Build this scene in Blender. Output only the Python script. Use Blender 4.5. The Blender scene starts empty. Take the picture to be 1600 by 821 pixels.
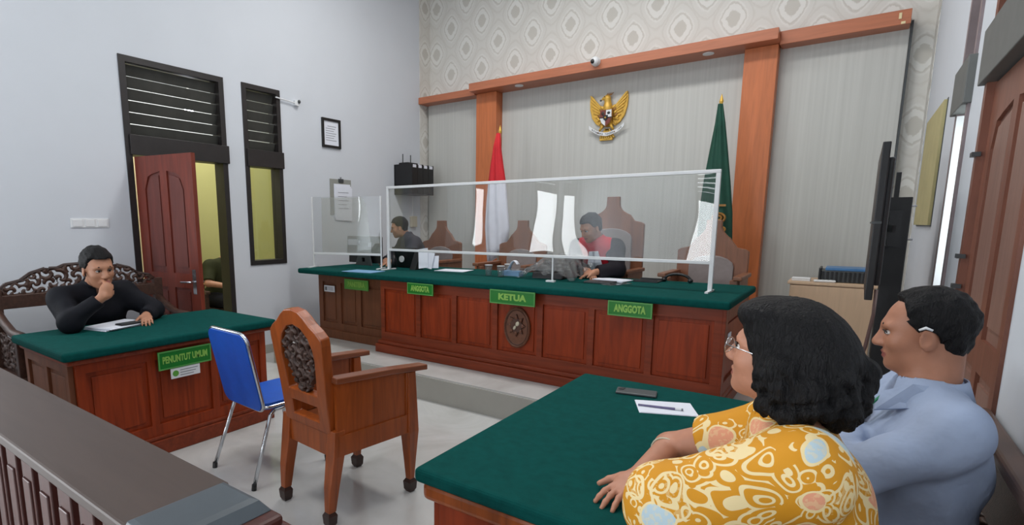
import bpy, bmesh, math, random
import numpy as np
from mathutils import Vector, Matrix
random.seed(7); np.random.seed(7)
PI = math.pi
SC = bpy.context.scene
COL = SC.collection

# ------------------------------------------------------------------ camera
cd = bpy.data.cameras.new('camera'); cam = bpy.data.objects.new('camera', cd); COL.objects.link(cam)
cd.sensor_width = 36.0; cd.lens = 844.0 / 1600 * 36
cd.shift_x = (800 - 697) / 1600; cd.shift_y = (482 - 410.5) / 1600
cd.clip_start = 0.02
cam.matrix_world = Matrix(((0.8019, -0.0942, 0.5899, 0), (0.5974, 0.1244, -0.7922, 0), (0.0013, 0.9878, 0.1560, 1.5), (0, 0, 0, 1)))
SC.camera = cam

# ------------------------------------------------------------------ world, exposure
SC.view_settings.view_transform = 'Standard'; SC.view_settings.look = 'None'
SC.view_settings.gamma = 1.0; SC.view_settings.use_curve_mapping = False
SC.view_settings.exposure = 0.0
W = bpy.data.worlds.new('overcast_sky'); SC.world = W; W.use_nodes = True
W.node_tree.nodes['Background'].inputs[0].default_value = (0.86, 0.93, 1.0, 1)
W.node_tree.nodes['Background'].inputs[1].default_value = 1.0

def area(name, loc, rot, sx, sy, watts, col=(0.93, 0.97, 1.0)):
    l = bpy.data.lights.new(name, 'AREA'); l.shape = 'RECTANGLE'; l.size = sx; l.size_y = sy
    l.energy = watts; l.color = col
    o = bpy.data.objects.new(name, l); COL.objects.link(o); o.location = loc; o.rotation_euler = rot
    return o
# daylight through the openings behind and to the left of the photographer
XL, XR, YB, YF, ZC = -5.33, 0.43, 6.75, -4.2, 5.0
area('daylight_door_left', (XL - 0.02, -2.05, 1.08), (0, -PI / 2, 0), 2.1, 1.3, 92)
area('daylight_window_left', (XL - 0.02, 0.62, 1.6), (0, -PI / 2, 0), 1.1, 0.4, 16)
area('daylight_window_far', (XL - 0.02, -3.6, 1.08), (0, -PI / 2, 0), 2.1, 0.8, 50)
area('daylight_door_rear', (-2.45, YF - 0.1, 1.08), (PI / 2, 0, 0), 1.2, 2.1, 80)
area('daylight_transom_left', (XL - 0.1, -2.05, 2.62), (0, -PI / 2, 0), 0.66, 1.3, 16)
area('daylight_transom_rear', (-2.45, YF - 0.1, 2.62), (PI / 2, 0, 0), 1.2, 0.66, 14)
area('daylight_window_right', (XR + 0.3, 4.05, 1.6), (0, PI / 2, 0), 1.1, 0.3, 8)
# unseen ceiling lamps added as overhead fill in the hall, and the passage light
for i, (lx, ly) in enumerate(((-3.3, 0.6), (-1.5, 0.6), (-3.3, 4.1), (-1.5, 4.1))):
    area('ceiling_fill_light', (lx, ly, ZC - 0.09), (0, 0, 0), 1.2, 0.5, 26 if ly < 2 else 50, (1.0, 0.985, 0.965))
area('passage_area_light', (-6.35, 3.2, 3.25), (0, 0, 0), 0.9, 2.6, 46, (1.0, 0.97, 0.88))  # broad area light brightening the closed passage

# ------------------------------------------------------------------ materials
def lin(r, g, b):
    f = lambda c: (c / 255 / 12.92) if c / 255 <= 0.04045 else ((c / 255 + 0.055) / 1.055) ** 2.4
    return (f(r), f(g), f(b), 1)
def nt(name):
    m = bpy.data.materials.new(name); m.use_nodes = True
    t = m.node_tree
    return m, t, t.nodes['Principled BSDF']
def N(t, kind, **kw):
    n = t.nodes.new(kind)
    for k, v in kw.items():
        if k.startswith('i_'): n.inputs[int(k[2:])].default_value = v
        else: setattr(n, k, v)
    return n
def L(t, a, b): t.links.new(a, b)
def coords(t, scale=(1, 1, 1)):
    c = N(t, 'ShaderNodeTexCoord'); mp = N(t, 'ShaderNodeMapping'); mp.inputs['Scale'].default_value = scale
    L(t, c.outputs['Object'], mp.inputs['Vector']); return mp.outputs[0]
def ramp(t, fac, stops):
    r = N(t, 'ShaderNodeValToRGB'); e = r.color_ramp.elements
    while len(e) < len(stops): e.new(0.5)
    for k, (p, c) in zip(e, stops): k.position = p; k.color = c
    L(t, fac, r.inputs[0]); return r.outputs[0]
def M(t, op, a, b=None, c=None, clamp=False):
    n = N(t, 'ShaderNodeMath', operation=op, use_clamp=clamp)
    for i, v in enumerate((a, b, c)):
        if v is None: continue
        if isinstance(v, (int, float)): n.inputs[i].default_value = v
        else: L(t, v, n.inputs[i])
    return n.outputs[0]
def mixc(t, f, a, b):
    n = N(t, 'ShaderNodeMix', data_type='RGBA')
    if isinstance(f, (int, float)): n.inputs[0].default_value = f
    else: L(t, f, n.inputs[0])
    for s, v in ((n.inputs[6], a), (n.inputs[7], b)):
        if isinstance(v, tuple): s.default_value = v
        else: L(t, v, s)
    return n.outputs[2]
def shade(c, k): return (min(1, c[0] * k), min(1, c[1] * k), min(1, c[2] * k), 1)
def plain(name, col, rough=0.5, var=0.12, scale=12, bump=0.0, metal=0.0, spec=0.5, bscale=None, sheen=0.0):
    m, t, b = nt(name)
    v = coords(t); nz = N(t, 'ShaderNodeTexNoise'); nz.inputs['Scale'].default_value = scale; nz.inputs['Detail'].default_value = 4
    L(t, v, nz.inputs['Vector'])
    L(t, ramp(t, nz.outputs[0], [(0.3, shade(col, 1 - var)), (0.7, shade(col, 1 + var))]), b.inputs['Base Color'])
    b.inputs['Roughness'].default_value = rough; b.inputs['Metallic'].default_value = metal
    b.inputs['Specular IOR Level'].default_value = spec
    if sheen: b.inputs['Sheen Weight'].default_value = sheen
    if bump:
        n2 = N(t, 'ShaderNodeTexNoise'); n2.inputs['Scale'].default_value = bscale or scale * 6; n2.inputs['Detail'].default_value = 3
        L(t, v, n2.inputs['Vector'])
        bp = N(t, 'ShaderNodeBump'); bp.inputs['Strength'].default_value = bump; bp.inputs['Distance'].default_value = 0.01
        L(t, n2.outputs[0], bp.inputs['Height']); L(t, bp.outputs[0], b.inputs['Normal'])
    return m
def wood(name, col, axis='z', rough=0.35, contrast=0.35, scale=1.0, spec=0.5):
    m, t, b = nt(name)
    s = {'x': (1.2, 14, 14), 'y': (14, 1.2, 14), 'z': (14, 14, 1.2)}[axis]
    v = coords(t, tuple(k * scale for k in s))
    nz = N(t, 'ShaderNodeTexNoise'); nz.inputs['Scale'].default_value = 1.6; nz.inputs['Detail'].default_value = 6; nz.inputs['Distortion'].default_value = 1.2
    L(t, v, nz.inputs['Vector'])
    c = ramp(t, nz.outputs[0], [(0.28, shade(col, 1 - contrast)), (0.5, col), (0.75, shade(col, 1 + contrast))])
    L(t, c, b.inputs['Base Color']); b.inputs['Roughness'].default_value = rough; b.inputs['Specular IOR Level'].default_value = spec
    bp = N(t, 'ShaderNodeBump'); bp.inputs['Strength'].default_value = 0.06; bp.inputs['Distance'].default_value = 0.01
    L(t, nz.outputs[0], bp.inputs['Height']); L(t, bp.outputs[0], b.inputs['Normal'])
    return m
def emit(name, col, s):
    m, t, b = nt(name); b.inputs['Emission Color'].default_value = col; b.inputs['Emission Strength'].default_value = s
    b.inputs['Base Color'].default_value = col; return m
def clear(name, tint=(0.97, 0.98, 0.98, 1), refl=1.0, warp=0.0, haze=0.0, rough=0.01, wscale=1.6):
    m = bpy.data.materials.new(name); m.use_nodes = True; t = m.node_tree; t.nodes.clear()
    out = N(t, 'ShaderNodeOutputMaterial'); tr = N(t, 'ShaderNodeBsdfTransparent'); tr.inputs[0].default_value = tint
    gl = N(t, 'ShaderNodeBsdfGlossy'); gl.inputs['Roughness'].default_value = rough
    fr = N(t, 'ShaderNodeLayerWeight')
    mx = N(t, 'ShaderNodeMixShader'); L(t, M(t, 'MULTIPLY_ADD', M(t, 'POWER', fr.outputs['Facing'], 5.0), 0.9, 0.04 * refl, clamp=True), mx.inputs[0]); L(t, tr.outputs[0], mx.inputs[1]); L(t, gl.outputs[0], mx.inputs[2])
    last = mx.outputs[0]
    if haze:
        df = N(t, 'ShaderNodeBsdfDiffuse'); df.inputs[0].default_value = (0.8, 0.82, 0.82, 1)
        m2 = N(t, 'ShaderNodeMixShader'); m2.inputs[0].default_value = haze; L(t, last, m2.inputs[1]); L(t, df.outputs[0], m2.inputs[2]); last = m2.outputs[0]
    if warp:
        v = coords(t); nz = N(t, 'ShaderNodeTexNoise'); nz.inputs['Scale'].default_value = wscale; nz.inputs['Detail'].default_value = 1; L(t, v, nz.inputs['Vector'])
        bp = N(t, 'ShaderNodeBump'); bp.inputs['Strength'].default_value = 1.0; bp.inputs['Distance'].default_value = warp
        L(t, nz.outputs[0], bp.inputs['Height']); L(t, bp.outputs[0], gl.inputs['Normal']); L(t, bp.outputs[0], fr.inputs['Normal'])
    L(t, last, out.inputs[0]); return m

def wallpaper():
    """damask: staggered rows of pointed leaf medallions inside ogee outlines"""
    m, t, b = nt('damask_wallpaper')
    c = N(t, 'ShaderNodeTexCoord'); sp = N(t, 'ShaderNodeSeparateXYZ'); L(t, c.outputs['Object'], sp.inputs[0])
    u = M(t, 'DIVIDE', M(t, 'ADD', M(t, 'SUBTRACT', sp.outputs[0], sp.outputs[1]), 9.296), 0.53); v = M(t, 'DIVIDE', M(t, 'SUBTRACT', sp.outputs[2], 3.948), 0.63)
    nz = N(t, 'ShaderNodeTexNoise'); nz.inputs['Scale'].default_value = 30; nz.inputs['Detail'].default_value = 2; L(t, c.outputs['Object'], nz.inputs['Vector'])
    es = []
    for o in (0.0, 0.5):
        du = M(t, 'ABSOLUTE', M(t, 'SUBTRACT', M(t, 'FRACT', M(t, 'ADD', u, o + 0.5)), 0.5)); dv = M(t, 'SUBTRACT', M(t, 'FRACT', M(t, 'ADD', v, o + 0.5)), 0.5)
        dv2 = M(t, 'ABSOLUTE', M(t, 'SUBTRACT', dv, 0.03))
        es.append(M(t, 'ADD', M(t, 'POWER', M(t, 'DIVIDE', du, 0.40), 1.5), M(t, 'POWER', M(t, 'DIVIDE', dv2, 0.47), 1.35)))
    e = M(t, 'ADD', M(t, 'MINIMUM', es[0], es[1]), M(t, 'MULTIPLY', M(t, 'SUBTRACT', nz.outputs[0], 0.5), 0.16))
    base = lin(217, 215, 209); grey = lin(201, 198, 190); white = lin(226, 225, 220); g2 = lin(209, 206, 199)
    col = ramp(t, e, [(0.0, grey), (0.17, grey), (0.21, white), (0.38, white), (0.42, grey), (0.47, g2), (0.52, white), (0.62, base), (0.80, base), (0.86, g2), (1.0, base)])
    L(t, col, b.inputs['Base Color']); b.inputs['Roughness'].default_value = 0.6
    return m
def batik():
    m, t, b = nt('batik_cloth')
    co = N(t, 'ShaderNodeTexCoord'); nz = N(t, 'ShaderNodeTexNoise'); nz.inputs['Scale'].default_value = 7; nz.inputs['Detail'].default_value = 1
    L(t, co.outputs['Object'], nz.inputs['Vector'])
    wv = N(t, 'ShaderNodeVectorMath', operation='MULTIPLY_ADD'); L(t, nz.outputs[1], wv.inputs[0]); wv.inputs[1].default_value = (0.16, 0.16, 0.16); L(t, co.outputs['Object'], wv.inputs[2])
    vo = N(t, 'ShaderNodeTexVoronoi'); vo.inputs['Scale'].default_value = 10.5; L(t, wv.outputs[0], vo.inputs['Vector'])
    v2 = N(t, 'ShaderNodeTexVoronoi'); v2.inputs['Scale'].default_value = 22; L(t, wv.outputs[0], v2.inputs['Vector'])
    d, d2 = vo.outputs['Distance'], v2.outputs['Distance']
    sp = N(t, 'ShaderNodeSeparateColor'); L(t, vo.outputs['Color'], sp.inputs[0])
    base = lin(212, 144, 18); cream = lin(238, 214, 160); blue = lin(186, 205, 212); pink = lin(232, 160, 125)
    n3 = N(t, 'ShaderNodeTexNoise'); n3.inputs['Scale'].default_value = 90; L(t, co.outputs['Object'], n3.inputs['Vector'])
    speck = M(t, 'GREATER_THAN', n3.outputs[0], 0.54)
    scroll = mixc(t, M(t, 'GREATER_THAN', M(t, 'FRACT', M(t, 'MULTIPLY', d2, 4.0)), 0.5), cream, base)
    blob = mixc(t, M(t, 'GREATER_THAN', sp.outputs[0], 0.52), mixc(t, M(t, 'GREATER_THAN', sp.outputs[0], 0.24), scroll, pink), blue)
    blob = mixc(t, M(t, 'MULTIPLY', speck, 0.35), blob, cream)
    c = mixc(t, M(t, 'LESS_THAN', d, 0.40), base, blob)
    ring = M(t, 'MULTIPLY', M(t, 'GREATER_THAN', d, 0.38), M(t, 'LESS_THAN', d, 0.45))
    c = mixc(t, ring, c, cream)
    # scroll lines
    ga = N(t, 'ShaderNodeVectorMath', operation='SUBTRACT'); L(t, wv.outputs[0], ga.inputs[0]); L(t, v2.outputs['Position'], ga.inputs[1])
    rr = M(t, 'FRACT', M(t, 'MULTIPLY', d2, 3.2))
    ln = M(t, 'MULTIPLY', M(t, 'GREATER_THAN', rr, 0.62), M(t, 'GREATER_THAN', d, 0.43))
    s2 = N(t, 'ShaderNodeSeparateColor'); L(t, v2.outputs['Color'], s2.inputs[0])
    ln = M(t, 'MULTIPLY', ln, M(t, 'GREATER_THAN', s2.outputs[1], 0.3))
    c = mixc(t, ln, c, cream)
    L(t, c, b.inputs['Base Color']); b.inputs['Roughness'].default_value = 0.75
    return m
def hairmat(name, col):
    m, t, b = nt(name)
    v = coords(t, (30, 30, 8)); nz = N(t, 'ShaderNodeTexNoise'); nz.inputs['Scale'].default_value = 4; nz.inputs['Detail'].default_value = 5; nz.inputs['Distortion'].default_value = 1.5
    L(t, v, nz.inputs['Vector']); L(t, ramp(t, nz.outputs[0], [(0.35, shade(col, 0.6)), (0.7, shade(col, 1.7))]), b.inputs['Base Color'])
    b.inputs['Roughness'].default_value = 0.55; b.inputs['Specular IOR Level'].default_value = 0.25
    bp = N(t, 'ShaderNodeBump'); bp.inputs['Strength'].default_value = 0.8; bp.inputs['Distance'].default_value = 0.012
    L(t, nz.outputs[0], bp.inputs['Height']); L(t, bp.outputs[0], b.inputs['Normal']); return m
def grained_panel():
    m, t, b = nt('cream_wall_panel')
    v = coords(t, (40, 40, 0.6)); nz = N(t, 'ShaderNodeTexNoise'); nz.inputs['Scale'].default_value = 1.0; nz.inputs['Detail'].default_value = 3; L(t, v, nz.inputs['Vector'])
    L(t, ramp(t, nz.outputs[0], [(0.3, lin(188, 188, 183)), (0.7, lin(198, 198, 193))]), b.inputs['Base Color']); b.inputs['Roughness'].default_value = 0.45
    return m
def marble():
    m, t, b = nt('polished_floor_tile')
    v = coords(t); nz = N(t, 'ShaderNodeTexNoise'); nz.inputs['Scale'].default_value = 1.4; nz.inputs['Detail'].default_value = 7; nz.inputs['Distortion'].default_value = 1.5; L(t, v, nz.inputs['Vector'])
    L(t, ramp(t, nz.outputs[0], [(0.3, lin(176, 175, 172)), (0.55, lin(196, 196, 194)), (0.75, lin(186, 186, 186))]), b.inputs['Base Color'])
    b.inputs['Roughness'].default_value = 0.13; return m

MT = dict(
    wall=plain('white_wall_paint', lin(212, 217, 224), 0.8, 0.02, 1.5),
    yellow=plain('yellow_wall_paint', lin(206, 202, 138), 0.8, 0.03, 1.5),
    cream=plain('cream_paint', lin(232, 215, 170), 0.7, 0.04),
    ceil=plain('white_ceiling_paint', lin(230, 230, 228), 0.9, 0.02, 2),
    paper=wallpaper(), panel=grained_panel(), floor=marble(),
    riser=plain('grey_step_tile', lin(165, 163, 155), 0.25, 0.05, 3),
    pillar=wood('orange_laminate', lin(196, 112, 66), 'z', 0.4, 0.14),
    beam=wood('orange_laminate_beam', lin(184, 112, 80), 'x', 0.4, 0.12),
    door2=wood('brown_door_wood', lin(124, 78, 62), 'z', 0.4, 0.2), door2p=wood('brown_door_panel', lin(138, 104, 92), 'z', 0.4, 0.15), wframe=plain('grey_brown_frame', lin(140, 126, 128), 0.5, 0.1), cgrey=plain('grey_lintel_paint', lin(104, 106, 104), 0.6, 0.06),
    black=plain('black_frame_paint', lin(38, 34, 34), 0.45, 0.15),
    slat=plain('dark_slat_paint', lin(66, 66, 62), 0.5, 0.12),
    doorw=wood('red_door_wood', lin(120, 52, 38), 'z', 0.35, 0.25),
    doorp=wood('door_panel_wood', lin(112, 58, 50), 'z', 0.35, 0.2),
    bench=wood('mahogany_desk', lin(140, 52, 18), 'z', 0.42, 0.3, spec=0.3),
    benchx=wood('mahogany_rail', lin(126, 54, 30), 'x', 0.4, 0.25, spec=0.3),
    clerk=wood('brown_desk_wood', lin(112, 68, 46), 'z', 0.42, 0.2, spec=0.3),
    chair=wood('teak_armchair', lin(148, 72, 26), 'z', 0.3, 0.3),
    chairarm=wood('teak_arm', lin(128, 72, 46), 'y', 0.28, 0.25),
    seal=plain('seal_wood', lin(110, 68, 46), 0.45, 0.15, 30), seald=plain('seal_dark_wood', lin(76, 46, 34), 0.45, 0.15, 30),
    settle=wood('dark_settle_wood', lin(92, 70, 60), 'y', 0.4, 0.15),
    carve=plain('dark_carved_wood', lin(70, 46, 36), 0.4, 0.3, 40, 0.3),
    foot=plain('dark_foot_wood', lin(52, 32, 26), 0.45, 0.2),
    rail=wood('brown_varnished_rail', lin(76, 62, 56), 'x', 0.5, 0.10, spec=0.4),
    railside=wood('red_brown_rail_side', lin(76, 36, 30), 'z', 0.4, 0.25),
    cap=plain('sky_tinted_cap', lin(74, 82, 88), 0.4, 0.08),  # bluish sky reflection put into the cap colour
    green=plain('green_table_cloth', lin(10, 72, 68), 0.9, 0.12, 30, 0.2, spec=0.08, bscale=400, sheen=0.0),
    signg=plain('sign_green', lin(18, 118, 30), 0.35, 0.05),
    signb=plain('sign_border', lin(84, 152, 76), 0.4, 0.05),
    signt=plain('sign_lettering_green', lin(138, 188, 84), 0.5, 0.03),
    signl=plain('sign_light_green', lin(92, 158, 60), 0.4, 0.05),
    white=plain('white_plastic', lin(228, 230, 232), 0.4, 0.03),
    sheet=plain('white_paper', lin(232, 236, 246), 0.7, 0.02),
    bluesheet=plain('pale_blue_folder', lin(120, 165, 205), 0.5, 0.05),
    ink=plain('grey_ink', lin(120, 122, 130), 0.7, 0.05),
    violet=plain('violet_grey_pen', lin(110, 104, 140), 0.4, 0.1),
    blk=plain('black_plastic', lin(22, 22, 24), 0.4, 0.15),
    greyp=plain('grey_plastic', lin(150, 152, 146), 0.45, 0.05),
    dgrey=plain('dark_grey_plastic', lin(66, 70, 72), 0.4, 0.08),
    chrome=plain('chrome_tube', lin(205, 208, 212), 0.18, 0.03, metal=1.0),
    blue=plain('blue_chair_vinyl', lin(16, 86, 190), 0.4, 0.06, 20),
    beige=plain('beige_plastic', lin(200, 192, 170), 0.5, 0.04),
    board=plain('yellowed_board', lin(186, 176, 128), 0.7, 0.08, 5),
    lightwood=wood('light_oak_veneer', lin(205, 175, 145), 'z', 0.45, 0.08),
    jwood=wood('judge_chair_wood', lin(128, 82, 58), 'z', 0.4, 0.2),
    uphol=plain('grey_upholstery', lin(140, 130, 128), 0.85, 0.08, 20),
    gold=plain('gold_paint', lin(212, 168, 70), 0.4, 0.15, 30, metal=0.25),
    dgold=plain('dark_gold_paint', lin(150, 104, 40), 0.45, 0.15, 30),
    red=plain('flag_red', lin(200, 32, 42), 0.75, 0.08), fwhite=plain('flag_white', lin(225, 225, 236), 0.75, 0.04),
    fgreen=plain('flag_green', lin(18, 70, 55), 0.75, 0.15),
    shred=plain('shield_red', lin(120, 50, 40), 0.5, 0.1),
    acrylic=clear('clear_acrylic', (0.95, 0.96, 0.96, 1), 1.0, 0.02, 0.03, wscale=1.1),
    glass=clear('window_glass', (0.95, 0.97, 0.96, 1), 1.0),
    milky=clear('light_patch_film', (0.98, 0.975, 0.94, 1), 1.0, 0.0, 0.17),
    film=clear('clear_plastic_film', (0.93, 0.94, 0.95, 1), 1.4, 0.02, 0.05, 0.08, 9),
    bulb=emit('lamp_glow', (1, 0.98, 0.95, 1), 6), bulb2=emit('blue_white_lamp', (0.85, 0.88, 1, 1), 30),
    skin=plain('light_brown_skin', lin(186, 130, 104), 0.5, 0.06, 25, 0.05, bscale=300),
    skinm=plain('tan_skin', lin(172, 118, 92), 0.48, 0.08, 25, 0.05, bscale=300),
    skind=plain('brown_skin', lin(178, 126, 98), 0.5, 0.08, 25),
    lips=plain('lip_skin', lin(150, 84, 76), 0.45, 0.05),
    eyew=plain('eye_white', lin(215, 210, 205), 0.3, 0.02), iris=plain('dark_iris', lin(28, 20, 18), 0.2, 0.05),
    hair=hairmat('black_hair', lin(13, 12, 14)), hairw=hairmat('black_wavy_hair', lin(12, 11, 13)),
    batik=batik(),
    bluesh=plain('pale_blue_shirt', lin(160, 174, 200), 0.8, 0.06, 9, 0.9, bscale=13, spec=0.15),
    navy=plain('dark_navy_trousers', lin(36, 40, 58), 0.8, 0.1, 20, 0.2, spec=0.15),
    blackj=plain('black_jacket', lin(24, 25, 31), 0.75, 0.15, 12, 0.3, bscale=18, spec=0.15),
    greysh=plain('charcoal_shirt', lin(58, 58, 66), 0.75, 0.12, 12, 0.3, bscale=18, spec=0.15),
    robe=plain('black_robe', lin(32, 29, 35), 0.75, 0.12, 12, 0.3, bscale=18, spec=0.15),
    robered=plain('red_robe_front', lin(196, 42, 56), 0.7, 0.08, 12, spec=0.15),
    olive=plain('dark_olive_shirt', lin(52, 54, 34), 0.8, 0.1, spec=0.15),
    lany=plain('green_lanyard', lin(30, 130, 90), 0.6, 0.08),
    cable=plain('brown_cable', lin(86, 62, 58), 0.6, 0.1),
    printerblue=plain('blue_folder_plastic', lin(70, 120, 170), 0.4, 0.05),
)

# ------------------------------------------------------------------ object helpers
BASE = {}
def setp(o, label=None, cat=None, group=None, kind=None):
    if label: o['label'] = label
    if cat: o['category'] = cat
    if group: o['group'] = group
    if kind: o['kind'] = kind
    return o
def thing(name, label, cat, loc=(0, 0, 0), group=None):
    o = bpy.data.objects.new(name, None); COL.objects.link(o); o.location = loc; o.empty_display_size = 0.1
    BASE[o.name] = Vector(loc); return setp(o, label, cat, group)
def copytree(o, parent=None):
    c = o.copy(); COL.objects.link(c)
    if parent: c.parent = parent
    for ch in list(o.children): copytree(ch, c)
    return c
def rotm(rx=0, ry=0, rz=0):
    return Matrix.Rotation(rz, 3, 'Z') @ Matrix.Rotation(ry, 3, 'Y') @ Matrix.Rotation(rx, 3, 'X')
class MB:
    def __init__(s): s.v = []; s.f = []; s.mi = []; s.m = 0
    def add(s, vs, fs):
        n = len(s.v); s.v += [tuple(p) for p in vs]; s.f += [tuple(i + n for i in f) for f in fs]; s.mi += [s.m] * len(fs); return s
    def box(s, x0, x1, y0, y1, z0, z1):
        v = [(x, y, z) for z in (z0, z1) for y in (y0, y1) for x in (x0, x1)]
        return s.add(v, [(0, 2, 3, 1), (4, 5, 7, 6), (0, 1, 5, 4), (2, 6, 7, 3), (0, 4, 6, 2), (1, 3, 7, 5)])
    def obox(s, c, d, R):
        c = Vector(c); v = [c + R @ Vector((sx * d[0] / 2, sy * d[1] / 2, sz * d[2] / 2)) for sz in (-1, 1) for sy in (-1, 1) for sx in (-1, 1)]
        return s.add(v, [(0, 2, 3, 1), (4, 5, 7, 6), (0, 1, 5, 4), (2, 6, 7, 3), (0, 4, 6, 2), (1, 3, 7, 5)])
    def loft(s, secs, cap=True):   # list of rings of equal length
        n = len(secs[0]); vs = [p for r in secs for p in r]; fs = []
        for k in range(len(secs) - 1):
            for i in range(n): j = (i + 1) % n; fs.append((k * n + i, k * n + j, (k + 1) * n + j, (k + 1) * n + i))
        if cap: fs += [tuple(range(n))[::-1], tuple((len(secs) - 1) * n + i for i in range(n))]
        return s.add(vs, fs)
    def taper(s, a, b, wa, da, wb, db, ca=(1, 0, 0), cb=(0, 1, 0)):   # 4-sided tapered leg from a to b
        ca, cb = Vector(ca), Vector(cb); r = []
        for p, w, d in ((a, wa, da), (b, wb, db)):
            p = Vector(p); r.append([p + ca * (sx * w / 2) + cb * (sy * d / 2) for sx, sy in ((-1, -1), (1, -1), (1, 1), (-1, 1))])
        return s.loft(r)
    def tube(s, pts, r, n=8, closed=False):
        pts = [Vector(p) for p in pts]; secs = []; up = Vector((0.13, 0.31, 0.94))
        for i, p in enumerate(pts):
            a = pts[i - 1] if (i > 0 or closed) else p; b = pts[(i + 1) % len(pts)] if (i < len(pts) - 1 or closed) else p
            d = (b - a).normalized(); u = d.cross(up)
            if u.length < 1e-3: u = d.cross(Vector((1, 0, 0)))
            u.normalize(); w = d.cross(u); rr = r[i] if isinstance(r, (list, tuple)) else r
            secs.append([p + (u * math.cos(2 * PI * k / n) + w * math.sin(2 * PI * k / n)) * rr for k in range(n)])
        if closed: secs.append(secs[0]); return s.loft(secs, False)
        return s.loft(secs)
    def lathe(s, c, prof, n=20, axis='z'):
        c = Vector(c); secs = []
        for r, h in prof:
            ring = []
            for k in range(n):
                a = 2 * PI * k / n; p = (r * math.cos(a), r * math.sin(a), h)
                if axis == 'y': p = (p[0], -p[2], p[1])
                if axis == 'x': p = (p[2], p[0], p[1])
                ring.append(c + Vector(p))
            secs.append(ring)
        return s.loft(secs)
    def ell(s, c, r, n=16, m=10, R=None):
        c = Vector(c); secs = []
        for j in range(m + 1):
            a = -PI / 2 + PI * j / m; cr, sz = max(math.cos(a), 0.02), math.sin(a); ring = []
            for k in range(n):
                q = Vector((r[0] * cr * math.cos(2 * PI * k / n), r[1] * cr * math.sin(2 * PI * k / n), r[2] * sz))
                ring.append(c + (R @ q if R else q))
            secs.append(ring)
        return s.loft(secs)
    def prism(s, poly, t0, t1, plane='xz', holes=()):   # polygon (with holes) in a plane, extruded along the third axis
        bm = bmesh.new(); es = []
        for lp in (poly,) + tuple(holes):
            vs = [bm.verts.new((a, b, 0)) for a, b in lp]
            es += [bm.edges.new((vs[i], vs[(i + 1) % len(vs)])) for i in range(len(vs))]
        bmesh.ops.triangle_fill(bm, use_beauty=True, edges=es)
        bm.verts.ensure_lookup_table(); bm.verts.index_update()
        P = [v.co.copy() for v in bm.verts]; F = [tuple(v.index for v in f.verts) for f in bm.faces]; n = len(P)
        mp = {'xz': lambda a, b, t: (a, t, b), 'yz': lambda a, b, t: (t, a, b), 'xy': lambda a, b, t: (a, b, t)}[plane]
        V = [mp(p.x, p.y, t0) for p in P] + [mp(p.x, p.y, t1) for p in P]
        FF = list(F) + [tuple(i + n for i in f)[::-1] for f in F]; k = 0
        for lp in (poly,) + tuple(holes):
            m = len(lp); FF += [(k + i, k + (i + 1) % m, k + (i + 1) % m + n, k + i + n) for i in range(m)]; k += m
        bm.free(); return s.add(V, FF)
    def build(s, name, mat, parent=None, bevel=0.0, smooth=False, label=None, cat=None, group=None, kind=None, base=None, seg=2):
        me = bpy.data.meshes.new(name)
        off = BASE.get(parent.name, Vector()) if parent else Vector(base or (0, 0, 0))
        me.from_pydata([(Vector(p) - off)[:] for p in s.v], [], s.f)
        for m in (mat if isinstance(mat, (list, tuple)) else [mat]): me.materials.append(m)
        if s.m: me.polygons.foreach_set('material_index', s.mi)
        bm = bmesh.new(); bm.from_mesh(me); bmesh.ops.recalc_face_normals(bm, faces=bm.faces); bm.to_mesh(me); bm.free()
        o = bpy.data.objects.new(name, me); COL.objects.link(o)
        if parent: o.parent = parent; BASE[o.name] = off
        else: o.location = off; BASE[o.name] = off
        if smooth:
            me.polygons.foreach_set('use_smooth', [True] * len(me.polygons))
        if bevel:
            bv = o.modifiers.new('bevel', 'BEVEL'); bv.width = bevel; bv.segments = seg; bv.limit_method = 'ANGLE'; bv.angle_limit = 0.7
            me.polygons.foreach_set('use_smooth', [False] * len(me.polygons))
        return setp(o, label, cat, group, kind)
def box(name, mat, b, parent=None, **k): return MB().box(*b).build(name, mat, parent, **k)
def text(name, body, size, loc, rot, mat, parent, width=None, depth=0.003, bold=0.0):
    cu = bpy.data.curves.new('lettering', 'FONT'); cu.body = body; cu.size = size; cu.align_x = 'CENTER'; cu.align_y = 'CENTER'
    cu.extrude = depth / 2; cu.offset = bold; cu.resolution_u = 3
    to = bpy.data.objects.new('tmp', cu); COL.objects.link(to)
    bpy.context.view_layer.update()
    me = bpy.data.meshes.new_from_object(to.evaluated_get(bpy.context.evaluated_depsgraph_get())); bpy.data.objects.remove(to); bpy.data.curves.remove(cu)
    xs = [v.co.x for v in me.vertices]; w = max(xs) - min(xs)
    k = (width / w) if width else 1.0
    R = Matrix.Rotation(rot[2], 3, 'Z') @ Matrix.Rotation(rot[0], 3, 'X'); off = BASE.get(parent.name, Vector())
    for v in me.vertices: v.co = R @ Vector((v.co.x * k, v.co.y, v.co.z)) + Vector(loc) - off
    me.materials.clear(); me.materials.append(mat); me.name = name
    o = bpy.data.objects.new(name, me); COL.objects.link(o); o.parent = parent; BASE[o.name] = off; return o

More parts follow.
